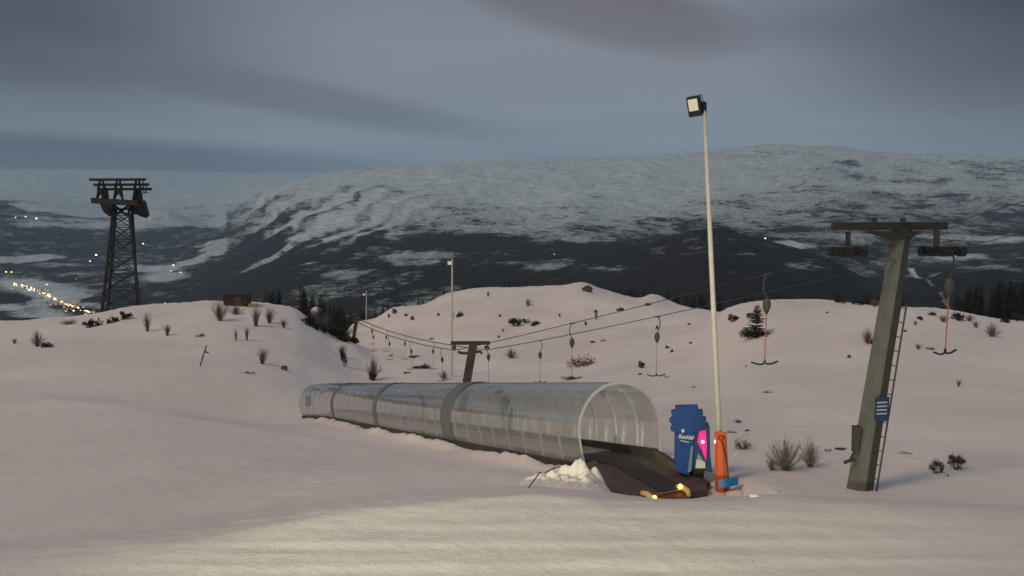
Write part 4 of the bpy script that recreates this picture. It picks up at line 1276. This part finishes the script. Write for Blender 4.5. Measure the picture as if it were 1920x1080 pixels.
NAMES = {'bare': ('bare_shrub', 'shrub', 'bare shrubs on the snow'), 'wide': ('bare_shrub', 'shrub', 'bare shrubs on the snow'), 'leafy': ('juniper_bush', 'bush', 'dark evergreen bushes on the snow'),
         'flat': ('juniper_bush', 'bush', 'dark evergreen bushes on the snow'), 'red': ('leafy_bush', 'bush', None), 'heath': ('heather_patch', 'heather', 'patches of dry heather showing through the snow'), 'rock': ('rock', 'rock', 'rocks poking out of the snow')}
SH = [  # px, base py, height px, width px, kind, label
    (70, 650, 30, 30, 'wide', 'round twiggy shrub at the left edge of the slope'),
    (92, 651, 10, 26, 'flat', 'low dark sprig touching the foot of the leftmost round shrub'),
    (27, 645, 12, 10, 'bare', 'tiny faint shrub nearest the left frame edge'),
    (128, 608, 10, 30, 'heath', 'faint brown tuft where the left knoll meets the town lights'),
    (172, 612, 14, 32, 'flat', 'dark low bush on the knoll rim under the lattice tower'),
    (158, 610, 10, 14, 'rock', 'small dark rock on the knoll rim left of the low bush'),
    (212, 605, 13, 16, 'flat', 'small dark bush on the rim just left of the squat brown one'),
    (237, 598, 16, 28, 'leafy', 'squat dark bush on the rim right of the lattice tower foot'),
    (277, 622, 38, 22, 'bare', 'tall pale upright shrub below the rim right of the lattice tower'),
    (314, 630, 24, 20, 'bare', 'short upright twiggy shrub right of the tall pale one'),
    (375, 631, 7, 16, 'heath', 'faint tuft above the leaning trail post'),
    (412, 602, 42, 30, 'bare', 'tall bare shrub standing before the left end of the hut'),
    (442, 590, 16, 34, 'wide', 'low spreading scrub at the foot of the hut'),
    (480, 612, 40, 28, 'bare', 'dense bare shrub below the yellowish board'),
    (505, 606, 32, 22, 'bare', 'slender bare shrub right of the dense one below the board'),
    (532, 615, 20, 14, 'bare', 'faint thin shrub near the right shoulder of the left knoll'),
    (443, 640, 24, 10, 'bare', 'left one of a pair of small spiky shrubs mid slope'),
    (463, 638, 28, 12, 'bare', 'right one of a pair of small spiky shrubs mid slope'),
    (492, 683, 34, 22, 'bare', 'upright oval shrub alone on the open left slope'),
    (533, 694, 12, 18, 'rock', 'small rock right of the lone oval shrub'),
    (466, 701, 4, 34, 'heath', 'thin line of grass poking out below the lone oval shrub'),
    (646, 688, 40, 14, 'leafy', 'dark broken upright bush above the far end of the tube'),
    (641, 668, 24, 18, 'bare', 'thin shrub tops just above the dark broken bush'),
    (699, 713, 22, 18, 'leafy', 'dark core bush close behind the tube crown'),
    (700, 712, 44, 36, 'wide', 'fan of bare twigs round the dark bush behind the tube'),
    (832, 711, 18, 24, 'wide', 'small reddish shrub behind the tube left of the brown tower'),
    (590, 610, 34, 26, 'bare', 'bare shrub at the right shoulder of the left knoll'),
    (612, 622, 34, 30, 'wide', 'brushy shrub a step down the right shoulder of the left knoll'),
    (632, 634, 26, 26, 'leafy', 'dark bush halfway down the gully edge'),
    (648, 641, 16, 22, 'flat', 'low dark bush at the foot of the gully edge'),
    (578, 612, 14, 10, 'leafy', 'greenish bush at the top of the gully edge'),
    (740, 588, 12, 12, 'leafy', 'small dark bush right above the thin lamp pole on the hill'),
    (773, 600, 10, 10, 'rock', 'dark rock second along the hill rim'),
    (761, 593, 7, 10, 'rock', 'small rock between two dark spots along the hill rim'),
    (729, 596, 10, 8, 'bare', 'faint shrub under the first dark spot of the hill rim'),
    (822, 592, 8, 8, 'rock', 'small rock left of the tall white lamp pole'),
    (861, 594, 10, 9, 'flat', 'small bush right of the tall white lamp pole'),
    (849, 598, 16, 6, 'bare', 'faint twig at the tall white lamp pole'),
    (915, 556, 10, 8, 'bare', 'faint twig high on the middle hill crest'),
    (990, 575, 16, 12, 'bare', 'bare tuft above the dark juniper group on the middle hill'),
    (965, 612, 18, 34, 'leafy', 'largest dark juniper on the middle hill'),
    (987, 604, 8, 16, 'flat', 'dark spur on the right side of the largest juniper'),
    (1003, 609, 9, 24, 'flat', 'dark juniper right of the largest one on the middle hill'),
    (1049, 594, 9, 6, 'bare', 'tiny twig on the middle hill between juniper and rope'),
    (1118, 599, 18, 12, 'bare', 'bare tuft on the upper rope line'),
    (1117, 587, 8, 10, 'rock', 'small rock above the bare tuft at the upper rope'),
    (1163, 583, 7, 14, 'flat', 'low green juniper right of the bare tuft near the upper rope'),
    (1215, 573, 7, 16, 'rock', 'dark rock under the snow knob where the upper rope crosses'),
    (1098, 611, 10, 6, 'leafy', 'small green bush between the two haul ropes'),
    (1101, 547, 16, 26, 'rock', 'grey rock face on the snow cap of the middle hill'),
    (1232, 617, 9, 8, 'rock', 'dark rock inside the bend of the hanger hook'),
    (1292, 609, 5, 8, 'rock', 'small dark rock right of the T-bar above the arch'),
    (1295, 645, 4, 10, 'flat', 'low sprig on the right side of the bowl'),
    (1252, 653, 6, 10, 'flat', 'upper one of two dark specks right of the hanging T-bar cord'),
    (1260, 661, 8, 8, 'rock', 'lower one of two dark specks right of the hanging T-bar cord'),
    (1203, 690, 16, 16, 'leafy', 'dark bush just left of the cord of the T-bar above the arch'),
    (1200, 703, 5, 10, 'rock', 'small rock below the bush by the T-bar above the arch'),
    (1250, 708, 4, 10, 'heath', 'tiny tuft right of the T-bar above the arch'),
    (1300, 727, 4, 12, 'heath', 'tiny faint tuft left of the lamp pole'),
    (937, 595, 7, 6, 'rock', 'tiny rock above the upper rope near the brown tower'),
    (943, 622, 7, 8, 'bare', 'faint twig left above the upper rope'),
    (935, 634, 6, 6, 'rock', 'tiny reddish rock next to where the ropes meet'),
    (958, 672, 18, 32, 'wide', 'grey brush between the two nearest T-bars behind the tube'),
    (1086, 686, 20, 76, 'heath', 'wide brown heather patch behind the T-bar over the tube'),
    (1075, 712, 6, 60, 'heath', 'faint heather strip under the T-bar over the tube'),
    (1111, 643, 5, 14, 'rock', 'flat stone above the wide heather patch'),
    (1130, 640, 4, 12, 'heath', 'brown tuft right of the flat stone above the heather'),
    (790, 690, 5, 50, 'flat', 'long dark streak of scrub left of the brown tower'),
    (775, 670, 4, 30, 'flat', 'thin dark streak of scrub above the long one'),
    (764, 700, 4, 16, 'flat', 'short streak of scrub under the long one'),
    (733, 668, 4, 10, 'heath', 'tiny tuft in the bowl behind the tube'),
    (808, 637, 4, 16, 'heath', 'tiny tuft high in the bowl right of the far T-bars'),
    (1440, 737, 4, 24, 'heath', 'faint grass line right of the lamp pole'),
    (1384, 793, 8, 22, 'wide', 'low twigs right of the orange padding, upper row'),
    (1368, 812, 5, 30, 'heath', 'brown grass line touching the orange padding'),
    (1400, 808, 3, 16, 'flat', 'dark twig line right of the orange padding'),
    (1395, 842, 20, 44, 'heath', 'grey heather mound right of the orange padding'),
    (1473, 882, 66, 90, 'wide', 'large dense bare shrub between lamp pole and ladder tower'),
    (1519, 876, 54, 50, 'wide', 'thinner bare shrub at the right side of the large dense one'),
    (1447, 882, 28, 26, 'bare', 'small bare shrub at the left side of the large dense one'),
    (1575, 844, 5, 30, 'flat', 'line of dark twigs left of the ladder tower'),
    (1553, 846, 6, 18, 'heath', 'faint tuft left of the line of dark twigs'),
    (1695, 851, 4, 34, 'heath', 'faint grass line right of the ladder'),
    (1627, 645, 28, 36, 'wide', 'round bare shrub left of the ladder tower'),
    (1636, 648, 12, 12, 'leafy', 'dark base of the round shrub left of the ladder tower'),
    (1592, 671, 9, 9, 'rock', 'small rock below the round shrub left of the ladder tower'),
    (1399, 688, 4, 5, 'rock', 'tiny speck left of the T-bar beside the pine'),
    (1375, 603, 16, 26, 'leafy', 'dark bush at the left side of the small pine'),
    (1551, 587, 4, 6, 'rock', 'tiny speck on the right hill between pine and tower'),
    (1577, 568, 10, 24, 'flat', 'low dark scrub on the right hill crest, leftmost of the row'),
    (1608, 572, 14, 22, 'leafy', 'dark rounded scrub on the right hill crest left of the tower'),
    (1640, 575, 14, 26, 'wide', 'brownish scrub on the right hill crest touching the tower'),
    (1725, 600, 8, 14, 'flat', 'small bush just right of the ladder top'),
    (1716, 610, 10, 10, 'bare', 'faint shrub right of the ladder top'),
    (1747, 591, 8, 18, 'flat', 'dark low bush under the right hill crest'),
    (1769, 604, 16, 18, 'bare', 'pale shrub left of the red cord'),
    (1795, 600, 16, 30, 'flat', 'reddish scrub on the crest behind the red cord'),
    (1818, 603, 14, 22, 'wide', 'scrub on the crest right of the red cord'),
    (1830, 615, 14, 14, 'bare', 'pale shrub below the crest right of the red cord'),
    (1860, 632, 26, 34, 'wide', 'bare shrub on the open slope right of the red cord'),
    (1885, 605, 10, 24, 'flat', 'dark scrub on the crest near the right frame edge'),
    (1908, 602, 20, 24, 'leafy', 'dark bush on the crest at the right frame edge'),
    (1722, 655, 12, 14, 'bare', 'twiggy tuft between ladder and hanging T-bar'),
    (1742, 655, 5, 26, 'heath', 'grass streak right of the twiggy tuft'),
    (1697, 622, 6, 8, 'rock', 'tiny stone beside the upper ladder'),
    (1797, 725, 16, 12, 'bare', 'faint single shrub on the open slope below the right T-bar'),
    (1755, 888, 40, 30, 'red', 'left clump of the dry reddish leafy bush on the right'),
    (1792, 880, 38, 44, 'red', 'right clump of the dry reddish leafy bush on the right'),
    (1777, 893, 6, 6, 'rock', 'small dark lump in front of the reddish leafy bush'),
    (1060, 884, 3, 6, 'rock', 'tiny stone in the snow by the tube plinth'),
]
rg = random.Random(4)
for i_ in range(26):
    t_ = i_ / 25; x_ = 574 + 92 * t_; y_ = 606 + 38 * t_ + rg.uniform(-1, 5) * (t_ < .9)
    SH.append((x_, y_, rg.uniform(14, 30) * (1 - .35 * t_), rg.uniform(14, 26), rg.choice(['leafy', 'wide', 'leafy']), 'dark bush in the thicket along the gully edge of the left knoll'))
for i, (px, py, hp, wp, kind, lb) in enumerate(SH):
    p = hit(px, py, 16, 175)
    nm, cat, grp = NAMES[kind]
    s_ = p.y / F / cP
    o = bpy.data.objects.new(nm, mesh_of(kind, i % 4)); COL.objects.link(o)
    hh = {'bare': 1.0, 'wide': .85, 'leafy': .62, 'flat': .34, 'red': .9, 'heath': .30, 'rock': .46}[kind]
    ww = {'bare': .75, 'wide': 1.6, 'leafy': 1.05, 'flat': 1.15, 'red': 1.1, 'heath': 1.2, 'rock': 1.35}[kind]
    sx, sz = wp * s_ / ww, hp * s_ / hh
    o.scale = (sx, sx if kind not in ('heath', 'flat') else max(sx * .8, sz), sz)
    o.location = p - Vector((0, 0, .01)); o.rotation_euler = (0, 0, random.uniform(-.5, .5))
    tag(o, lb, cat, 'thicket bushes along the gully edge' if 'thicket' in lb else grp)
    if kind == 'heath': o['kind'] = 'stuff'

# snow knob on the middle hill and pale boulder in the gully
p = hz(590, 240); p = at(593, 583, 150)
mb = MB(); mb.ball((0, 0, 0), 1.1, 12, 8, (1, .9, .8), .08); o = mb.build('snowy_boulder', M['snow'], smooth=True); o.location = p
o.scale = (.9, .9, .9); tag(o, 'pale snow covered boulder in the dark gully between the knolls', 'boulder')
mb = MB(); mb.ball((0, 0, -.6), 1.6, 12, 8, (1.3, 1.3, 1.2), .2); q = mb


def conifer(seed, tall, rbase, whorls, per, needle, droop=.25, gap=.1, mat='spruce', start=.08):
    """returns trunk MB and crown MB of unit-height tree scaled to tall"""
    rs = random.Random(seed); tr = MB(); cr = MB()
    tr.tube([(0, 0, -.6), (0, 0, tall * .5), (0, 0, tall * .98)], [tall * .018, tall * .011, tall * .002], 6)
    for w in range(whorls):
        t = start + (1 - start) * (w / whorls) ** .95
        if rs.random() < gap: continue
        z = tall * t; rad = rbase * (1 - t) ** .85 * rs.uniform(.75, 1.15) + .04 * tall * (1 - t) + .03
        for k_ in range(per):
            a = 2 * PI * (k_ + rs.random()) / per; L = rad * rs.uniform(.6, 1.15)
            if rs.random() < gap: continue
            d = Vector((math.cos(a), math.sin(a), 0)); sd = Vector((-d.y, d.x, 0))
            tip_ = Vector((0, 0, z)) + d * L + Vector((0, 0, -droop * L + .06 * L))
            st_ = Vector((0, 0, z))
            nseg = 4
            for q2 in range(nseg):
                f0, f1 = q2 / nseg, (q2 + 1) / nseg
                c0, c1 = st_.lerp(tip_, f0), st_.lerp(tip_, f1)
                for s in (-1, 1):
                    wv = needle * tall * rs.uniform(.6, 1.3) * (1.15 - f0)
                    e = (c0 + c1) / 2 + sd * s * wv + d * wv * .4 + Vector((0, 0, -wv * rs.uniform(.2, .9)))
                    cr.poly([c0, e, c1 + d * wv * .2]); 
    return tr, cr


def plant_tree(name, loc, tr, cr, label, cat, group, crown_mat, rz=0):
    r = thing(name, loc, label, cat, group, rz)
    tr.build('trunk', M['bark'], r); cr.build('crown', crown_mat, r)
    return r


# small pine on the right hill
p = hit(1418, 632, 40, 80); s_ = p.y / F / cP
tr, cr = conifer(3, 66 * s_, 30 * s_, 17, 13, .055, .05, .14, start=.10)
cr2 = leafy_mesh(8, 1500, .55, .035, 10)
plant_tree('small_pine', p, tr, cr, 'small ragged pine on the right hill beside a hanging T-bar', 'pine tree', None, M['needle'])
tr_o = [o for o in bpy.data.objects if o.name.startswith('small_pine')][0]
m_ = MB(); m_.v = [(v[0] * 56 * s_ - .2 * s_, v[1] * 34 * s_, v[2] * 40 * s_) for v in cr2.v]; m_.f = cr2.f
m_.build('lower_foliage', M['needle'], tr_o)
m_ = MB(); lf = leafy_mesh(12, 520, .5, .05, 9); m_.v = [(v[0] * 22 * s_ - 8 * s_, v[1] * 16 * s_, v[2] * 24 * s_ + 38 * s_) for v in lf.v]; m_.f = lf.f
m_.build('upper_foliage', M['needle'], tr_o)

# spruce woods behind the knolls
tprot = []
for sd_, (tall, rb, wh, per) in enumerate(((11, 2.0, 26, 11), (9, 1.9, 22, 10), (13, 2.2, 30, 11))):
    tr, cr = conifer(20 + sd_, tall, rb, wh, per, .030, .3, .05)
    tprot.append((tr, cr, tall))
tm_ = []
for tr, cr, tall in tprot:
    a = tr.build('trunk', M['bark']); b = cr.build('crown', M['spruce']); tm_.append((a.data, b.data, tall)); bpy.data.objects.remove(a); bpy.data.objects.remove(b)


def wood(n, pxr, Yr, ytopf, label, group, seed):
    rs = random.Random(seed)
    for i in range(n):
        px = rs.uniform(*pxr); Y = rs.uniform(*Yr)
        base = at(px, 600, Y)
        zt = at(px, ytopf(px) + rs.uniform(-2, 16), Y).z          # height of the tree top
        tr_me, cr_me, tall = tm_[rs.randrange(3)]
        k_ = rs.uniform(.75, 1.15); hgt = tall * k_
        zb = zt - hgt
        gnd = hz(px, max(Y, 175)).z
        if zb < gnd: hgt = max(4, zt - gnd); k_ = hgt / tall; zb = gnd
        r = thing('spruce_tree', Vector((base.x, Y, zb - .3)), label, 'spruce tree', group, rs.uniform(0, 6))
        r.scale = (k_ * 1.1, k_ * 1.1, k_)
        for me_, nm in ((tr_me, 'trunk'), (cr_me, 'crown')):
            o = bpy.data.objects.new(nm, me_); COL.objects.link(o); o.parent = r


wood(34, (470, 690), (118, 230), lambda x: np.interp(x, [470, 560, 600, 640, 690], [532, 530, 548, 570, 575]), 'dark spruce in the wood behind the right shoulder of the left knoll', 'spruces behind the left knoll', 1)
wood(9, (340, 470), (140, 220), lambda x: 556, 'dark spruce top showing behind the hut on the left knoll', 'spruces behind the hut', 2)
wood(46, (700, 1060), (185, 280), lambda x: np.interp(x, [700, 850, 1000, 1060], [570, 530, 522, 520]), 'dark spruce top showing along the crest of the middle hill', 'spruces behind the middle hill', 3)
wood(40, (1120, 1345), (175, 260), lambda x: np.interp(x, [1120, 1250, 1300, 1345], [528, 545, 548, 540]), 'dark spruce in the notch between the middle hill and the right hill', 'spruces in the notch left of the lamp pole', 4)
wood(36, (1345, 1700), (130, 230), lambda x: 546, 'dark spruce top showing along the crest of the right hill', 'spruces behind the right hill', 5)
wood(56, (1790, 2000), (125, 230), lambda x: np.interp(x, [1770, 1830, 1920], [560, 528, 515]), 'dark spruce in the wood at the right frame edge', 'spruces at the right edge', 6)

# ------------------------------------------------------------------ valley lights and houses
def lamp_mesh(mat, r):
    mb = MB(); mb.tube([(0, 0, -2), (0, 0, 5.5)], .25, 5); a = mb.build('tmp', M['dsteel']); am = a.data; bpy.data.objects.remove(a)
    mb = MB(); mb.ball((0, 0, 7), r, 8, 6, (1.25, 1, .8)); b = mb.build('tmp', mat); bm_ = b.data; bpy.data.objects.remove(b)
    am.name = 'post'; bm_.name = 'lamp_globe'
    return am, bm_


LM = {'w': lamp_mesh(M['warm'], 3.0), 'c': lamp_mesh(M['cold'], 3.0), 'r': lamp_mesh(M['redl'], 2.6)}


def town_lamp(px, py, col, s, label, group):
    p = hhit(px, py)
    r = thing('street_lamp', p, label, 'street lamp', group); r.scale = (s * p.y / 4000,) * 3
    for me_, nm in zip(LM[col], ('post', 'lamp_globe')):
        o = bpy.data.objects.new(nm, me_); COL.objects.link(o); o.parent = r


road = [(14, 534), (28, 538), (45, 542), (55, 548), (68, 552), (80, 556), (92, 564), (104, 570), (116, 575), (128, 578), (140, 583), (155, 588), (166, 594)]
rs = random.Random(9)
for i in range(78):
    t = rs.uniform(0, len(road) - 1.001); k_ = int(t); f = t - k_
    px = road[k_][0] * (1 - f) + road[k_ + 1][0] * f + rs.gauss(0, 2.2); py = road[k_][1] * (1 - f) + road[k_ + 1][1] * f + rs.gauss(0, 1.5)
    town_lamp(px, py, rs.choice('wwwwcr'), rs.uniform(.55, 1.25), 'glowing street lamp along the main road of the valley town', 'street lamps along the town road')
solo = [(175, 482, 'c', 1.5, 'brightest white lamp on the dark slope left of the lattice tower'), (163, 492, 'c', .9, 'lamp just below and left of the brightest one'), (203, 493, 'c', .9, 'white lamp at the left leg of the lattice tower'),
        (249, 457, 'c', .9, 'left one of two white lamps right of the lattice tower'), (265, 461, 'c', 1.1, 'right one of two white lamps right of the lattice tower'),
        (320, 500, 'c', 1.1, 'lamp at the top of the snowy field right of the lattice tower'), (333, 513, 'w', .9, 'lamp at the right end of the snowy field'), (315, 510, 'w', .7, 'faint lamp inside the snowy field'),
        (67, 413, 'c', 1.3, 'lamp on the high ridge at the left, rightmost of three'), (47, 409, 'w', 1.0, 'lamp on the high ridge at the left, middle of three'), (28, 411, 'w', .9, 'lamp on the high ridge at the left, leftmost of three'),
        (3, 513, 'w', 1.2, 'orange lamp at the left frame edge'), (13, 513, 'w', 1.1, 'second orange lamp from the left frame edge'),
        (78, 536, 'c', .9, 'white lamp above the town road on the snowy field'), (126, 586, 'c', 1.2, 'white lamp below the lower town road'), (134, 526, 'r', .8, 'faint reddish lamp above the snowy field'),
        (1437, 450, 'c', 1.0, 'single lamp on the mountain side right of the lamp pole'), (1040, 478, 'w', .5, 'very faint lamp in the forest above the middle hill')]
for px, py, c_, s, lb in solo: town_lamp(px, py, c_, s, lb, None)
town_lamp(301, 570.0, 'c', .6, 'white lamp just above the snow rim of the left knoll', None)

mb = MB(); mb.box((0, 0, 2), 11, 8, 7); a = mb.build('tmp', M['wall']); wall_me = a.data; bpy.data.objects.remove(a)
mb = MB(); mb.extrude([(-6.2, -4.8, 5.4), (-6.2, 4.8, 5.4), (-6.2, 0, 8.6)], (12.4, 0, 0)); a = mb.build('tmp', M['roof']); roof_me = a.data; bpy.data.objects.remove(a)
mb = MB(); mb.box((-2.5, -4.1, 2.8), 2.2, .1, 1.8); mb.box((2.5, -4.1, 2.8), 2.2, .1, 1.8); a = mb.build('tmp', M['warm']); win_me = a.data; bpy.data.objects.remove(a)
for i in range(34):
    t = rs.uniform(0, len(road) - 1.001); k_ = int(t); f = t - k_
    px = road[k_][0] * (1 - f) + road[k_ + 1][0] * f + rs.gauss(0, 12); py = road[k_][1] * (1 - f) + road[k_ + 1][1] * f + rs.gauss(0, 5)
    p = hhit(px, py); r = thing('house', p, 'small house with lit windows beside the main road of the valley town', 'house', 'houses of the valley town', rs.uniform(-1, 1))
    for me_, nm in ((wall_me, 'wall'), (roof_me, 'roof'), (win_me, 'window')):
        o = bpy.data.objects.new(nm, me_); COL.objects.link(o); o.parent = r

# ------------------------------------------------------------------ haze
hb = MB(); hb.box((0, 12000, 250), 60000, 30000, 2100)
hz_o = hb.build('haze', bpy.data.materials.new('haze_air')); m = hz_o.data.materials[0]; m.use_nodes = True
nt = m.node_tree
for n in list(nt.nodes): nt.nodes.remove(n)
o_ = nt.nodes.new('ShaderNodeOutputMaterial'); pv = nt.nodes.new('ShaderNodeVolumePrincipled')
pv.inputs['Color'].default_value = (.50, .74, 1.0, 1); pv.inputs['Density'].default_value = 4.0e-5; pv.inputs['Anisotropy'].default_value = 0.0
nt.links.new(pv.outputs[0], o_.inputs['Volume'])
tag(hz_o, 'thin blue evening haze filling the valley air', kind='stuff')

# ------------------------------------------------------------------ lights
SUN_EL, SUN_AZ = 44.0, 232.0           # azimuth clockwise from +Y: light comes from behind the camera, a little left
sd = bpy.data.lights.new('sun', 'SUN'); sd.energy = 1.23; sd.angle = R(14); sd.color = (1.0, .725, .45)
so = bpy.data.objects.new('sun', sd); COL.objects.link(so)
az = R(SUN_AZ); el = R(SUN_EL)
dirv = Vector((math.sin(az) * math.cos(el), math.cos(az) * math.cos(el), math.sin(el)))
so.rotation_euler = dirv.to_track_quat('Z', 'Y').to_euler()
# the lamp of the lift house beside the camera that lights the apron
ld = bpy.data.lights.new('lift_house_lamp', 'SPOT'); ld.energy = 13500; ld.color = (.93, 1.0, .60); ld.spot_size = R(57); ld.spot_blend = 1.0; ld.shadow_soft_size = .25
lo = bpy.data.objects.new('lift_house_lamp', ld); COL.objects.link(lo)
lo.location = (-5.0, -3.0, -2.3)
tgt = Vector((-0.3, 16, -6.3)); lo.rotation_euler = (lo.location - tgt).to_track_quat('Z', 'Y').to_euler()

# ------------------------------------------------------------------ sky
w = bpy.data.worlds.new('World'); scene.world = w; w.use_nodes = True
nt = w.node_tree; N, L = nt.nodes, nt.links
for n in list(N): N.remove(n)
out = N.new('ShaderNodeOutputWorld'); bg = N.new('ShaderNodeBackground'); L.new(bg.outputs[0], out.inputs[0])
bg.inputs['Strength'].default_value = .08
sky = N.new('ShaderNodeTexSky'); sky.sky_type = 'NISHITA'; sky.sun_disc = False
sky.sun_elevation = el; sky.sun_rotation = az
tc = N.new('ShaderNodeTexCoord'); sp = N.new('ShaderNodeSeparateXYZ'); L.new(tc.outputs['Generated'], sp.inputs[0])


def mt(op, *a, clamp=False):
    n = N.new('ShaderNodeMath'); n.operation = op; n.use_clamp = clamp
    for i, v in enumerate(a):
        if isinstance(v, (int, float)): n.inputs[i].default_value = v
        else: L.new(v, n.inputs[i])
    return n.outputs[0]


X, Y_, Z_ = sp.outputs
azm = mt('ARCTAN2', X, Y_); elv = mt('ARCSINE', Z_)


def ang(px, py):
    p = at(px, py, 1.0).normalized(); return math.atan2(p.x, p.y), math.asin(p.z)


# cloud sheet noise, foreshortened towards the horizon as an overhead layer would be
zc = mt('MAXIMUM', Z_, .03); inv = mt('DIVIDE', 1.0, mt('ADD', zc, .06))
cx = mt('MULTIPLY', X, inv); cy = mt('MULTIPLY', Y_, inv)
cb = N.new('ShaderNodeCombineXYZ'); L.new(cx, cb.inputs[0]); L.new(cy, cb.inputs[1])
mpn = N.new('ShaderNodeMapping'); mpn.inputs['Rotation'].default_value = (0, 0, R(25)); mpn.inputs['Scale'].default_value = (.28, .55, 1)
L.new(cb.outputs[0], mpn.inputs[0])
nz = N.new('ShaderNodeTexNoise'); nz.inputs['Scale'].default_value = 1.0; nz.inputs['Detail'].default_value = 6; nz.inputs['Roughness'].default_value = .5
nz.inputs['Distortion'].default_value = .4
L.new(mpn.outputs[0], nz.inputs['Vector'])
n2 = N.new('ShaderNodeTexNoise'); n2.inputs['Scale'].default_value = 3.2; n2.inputs['Detail'].default_value = 7
mp2 = N.new('ShaderNodeMapping'); mp2.inputs['Scale'].default_value = (1, 1, 3.2); L.new(tc.outputs['Generated'], mp2.inputs[0]); L.new(mp2.outputs[0], n2.inputs['Vector'])


def mixc(fac, a, b):
    n = N.new('ShaderNodeMix'); n.data_type = 'RGBA'
    if isinstance(fac, (int, float)): n.inputs[0].default_value = fac
    else: L.new(fac, n.inputs[0])
    for i, v in ((6, a), (7, b)):
        if isinstance(v, tuple): n.inputs[i].default_value = (*v, 1)
        else: L.new(v, n.inputs[i])
    return n.outputs[2]


K = .90 / .08


def srgb(r, g, b):
    f = lambda c: ((c / 255 + .055) / 1.055) ** 2.4 if c > 10 else c / 255 / 12.92
    return (f(r) * K, f(g) * K, f(b) * K)


def blob(px, py, rx, ry, tilt, soft, nz_amt=.5):
    """soft cloud patch: centre and half sizes measured in angle"""
    a0, e0 = ang(px, py); a1, e1 = ang(px + rx, py); a2, e2 = ang(px, py - ry)
    wa, we = abs(a1 - a0), abs(e2 - e0)
    da = mt('SUBTRACT', azm, a0); de = mt('SUBTRACT', elv, e0)
    t = R(tilt); c_, s_ = math.cos(t), math.sin(t)
    u = mt('DIVIDE', mt('ADD', mt('MULTIPLY', da, c_), mt('MULTIPLY', de, -s_)), wa)
    v = mt('DIVIDE', mt('ADD', mt('MULTIPLY', da, s_), mt('MULTIPLY', de, c_)), we)
    r = mt('SQRT', mt('ADD', mt('MULTIPLY', u, u), mt('MULTIPLY', v, v)))
    r = mt('ADD', r, mt('MULTIPLY', mt('SUBTRACT', n2.outputs['Fac'], .5), nz_amt * 2))
    mr = N.new('ShaderNodeMapRange'); mr.interpolation_type = 'SMOOTHSTEP'
    mr.inputs['From Min'].default_value = 1 + soft; mr.inputs['From Max'].default_value = 1 - soft
    L.new(r, mr.inputs['Value'])
    return mr.outputs[0]


# vertical shading of the overcast sheet
mr = N.new('ShaderNodeMapRange'); mr.inputs['From Min'].default_value = .0; mr.inputs['From Max'].default_value = .26
L.new(elv, mr.inputs['Value'])
cr = N.new('ShaderNodeValToRGB'); L.new(mr.outputs[0], cr.inputs[0])
e = cr.color_ramp.elements
e[0].position = 0; e[0].color = (*[c / K for c in srgb(112, 128, 141)], 1); e[1].position = 1; e[1].color = (*[c / K for c in srgb(104, 112, 123)], 1)
x = e.new(.25); x.color = (*[c / K for c in srgb(122, 136, 149)], 1)
x = e.new(.65); x.color = (*[c / K for c in srgb(114, 125, 138)], 1)
vm = N.new('ShaderNodeVectorMath'); vm.operation = 'SCALE'; L.new(cr.outputs[0], vm.inputs[0]); vm.inputs[3].default_value = K * 1.34
col = vm.outputs[0]
nr_ = N.new('ShaderNodeMapRange'); nr_.inputs['From Min'].default_value = .35; nr_.inputs['From Max'].default_value = .68; L.new(nz.outputs['Fac'], nr_.inputs['Value'])
col = mixc(mt('MULTIPLY', nr_.outputs[0], .24), col, srgb(88, 96, 108))
col = mixc(mt('MULTIPLY', blob(-40, 10, 460, 200, 0, .9, .3), .9), col, srgb(58, 62, 70))  # lens darkening of the left corner painted into the sky
col = mixc(mt('MULTIPLY', blob(2040, -20, 560, 260, 0, .8, .3), 1.0), col, srgb(54, 52, 57))  # same corner darkening painted in at the right
col = mixc(mt('MULTIPLY', blob(1650, 60, 330, 42, 6, .8, .5), .45), col, srgb(88, 92, 102))
col = mixc(mt('MULTIPLY', blob(1120, 18, 270, 66, 13, .38, .25), .95), col, srgb(101, 95, 98))
col = mixc(mt('MULTIPLY', blob(530, 178, 350, 34, 8.5, .5, .25), .72), col, srgb(94, 102, 110))
col = mixc(mt('MULTIPLY', blob(60, 130, 200, 28, 0, .8, .4), .4), col, srgb(80, 90, 100))
col = mixc(mt('MULTIPLY', blob(120, 292, 480, 36, 1.5, .6, .12), .92), col, srgb(56, 70, 84))
col = mixc(mt('MULTIPLY', blob(560, 318, 160, 22, 0, .7, .1), .5), col, srgb(84, 99, 112))
col = mixc(mt('MULTIPLY', blob(900, 90, 420, 100, 5, .9, .4), .4), col, srgb(140, 149, 160))
fin = mixc(.93, sky.outputs[0], col)
gr = N.new('ShaderNodeVectorMath'); gr.operation = 'MULTIPLY'; L.new(fin, gr.inputs[0]); gr.inputs[1].default_value = (1.17, 1.08, 1.03)
L.new(gr.outputs[0], bg.inputs[0])

# ------------------------------------------------------------------ camera and render settings
cd = bpy.data.cameras.new('camera'); co = bpy.data.objects.new('camera', cd); COL.objects.link(co)
cd.sensor_fit = 'HORIZONTAL'; cd.sensor_width = 36; cd.lens = F / 1920 * 36
cd.clip_start = .1; cd.clip_end = 80000
co.location = (0, 0, 0); co.rotation_euler = (R(90) - PITCH, 0, 0)
scene.camera = co
scene.render.engine = 'CYCLES'
cy_ = scene.cycles
cy_.use_denoising = True
cy_.max_bounces = 8; cy_.transparent_max_bounces = 96; cy_.volume_bounces = 1; cy_.glossy_bounces = 3; cy_.diffuse_bounces = 3
cy_.sample_clamp_indirect = 4
scene.view_settings.view_transform = 'Standard'; scene.view_settings.look = 'None'
scene.view_settings.exposure = 0; scene.view_settings.gamma = 1
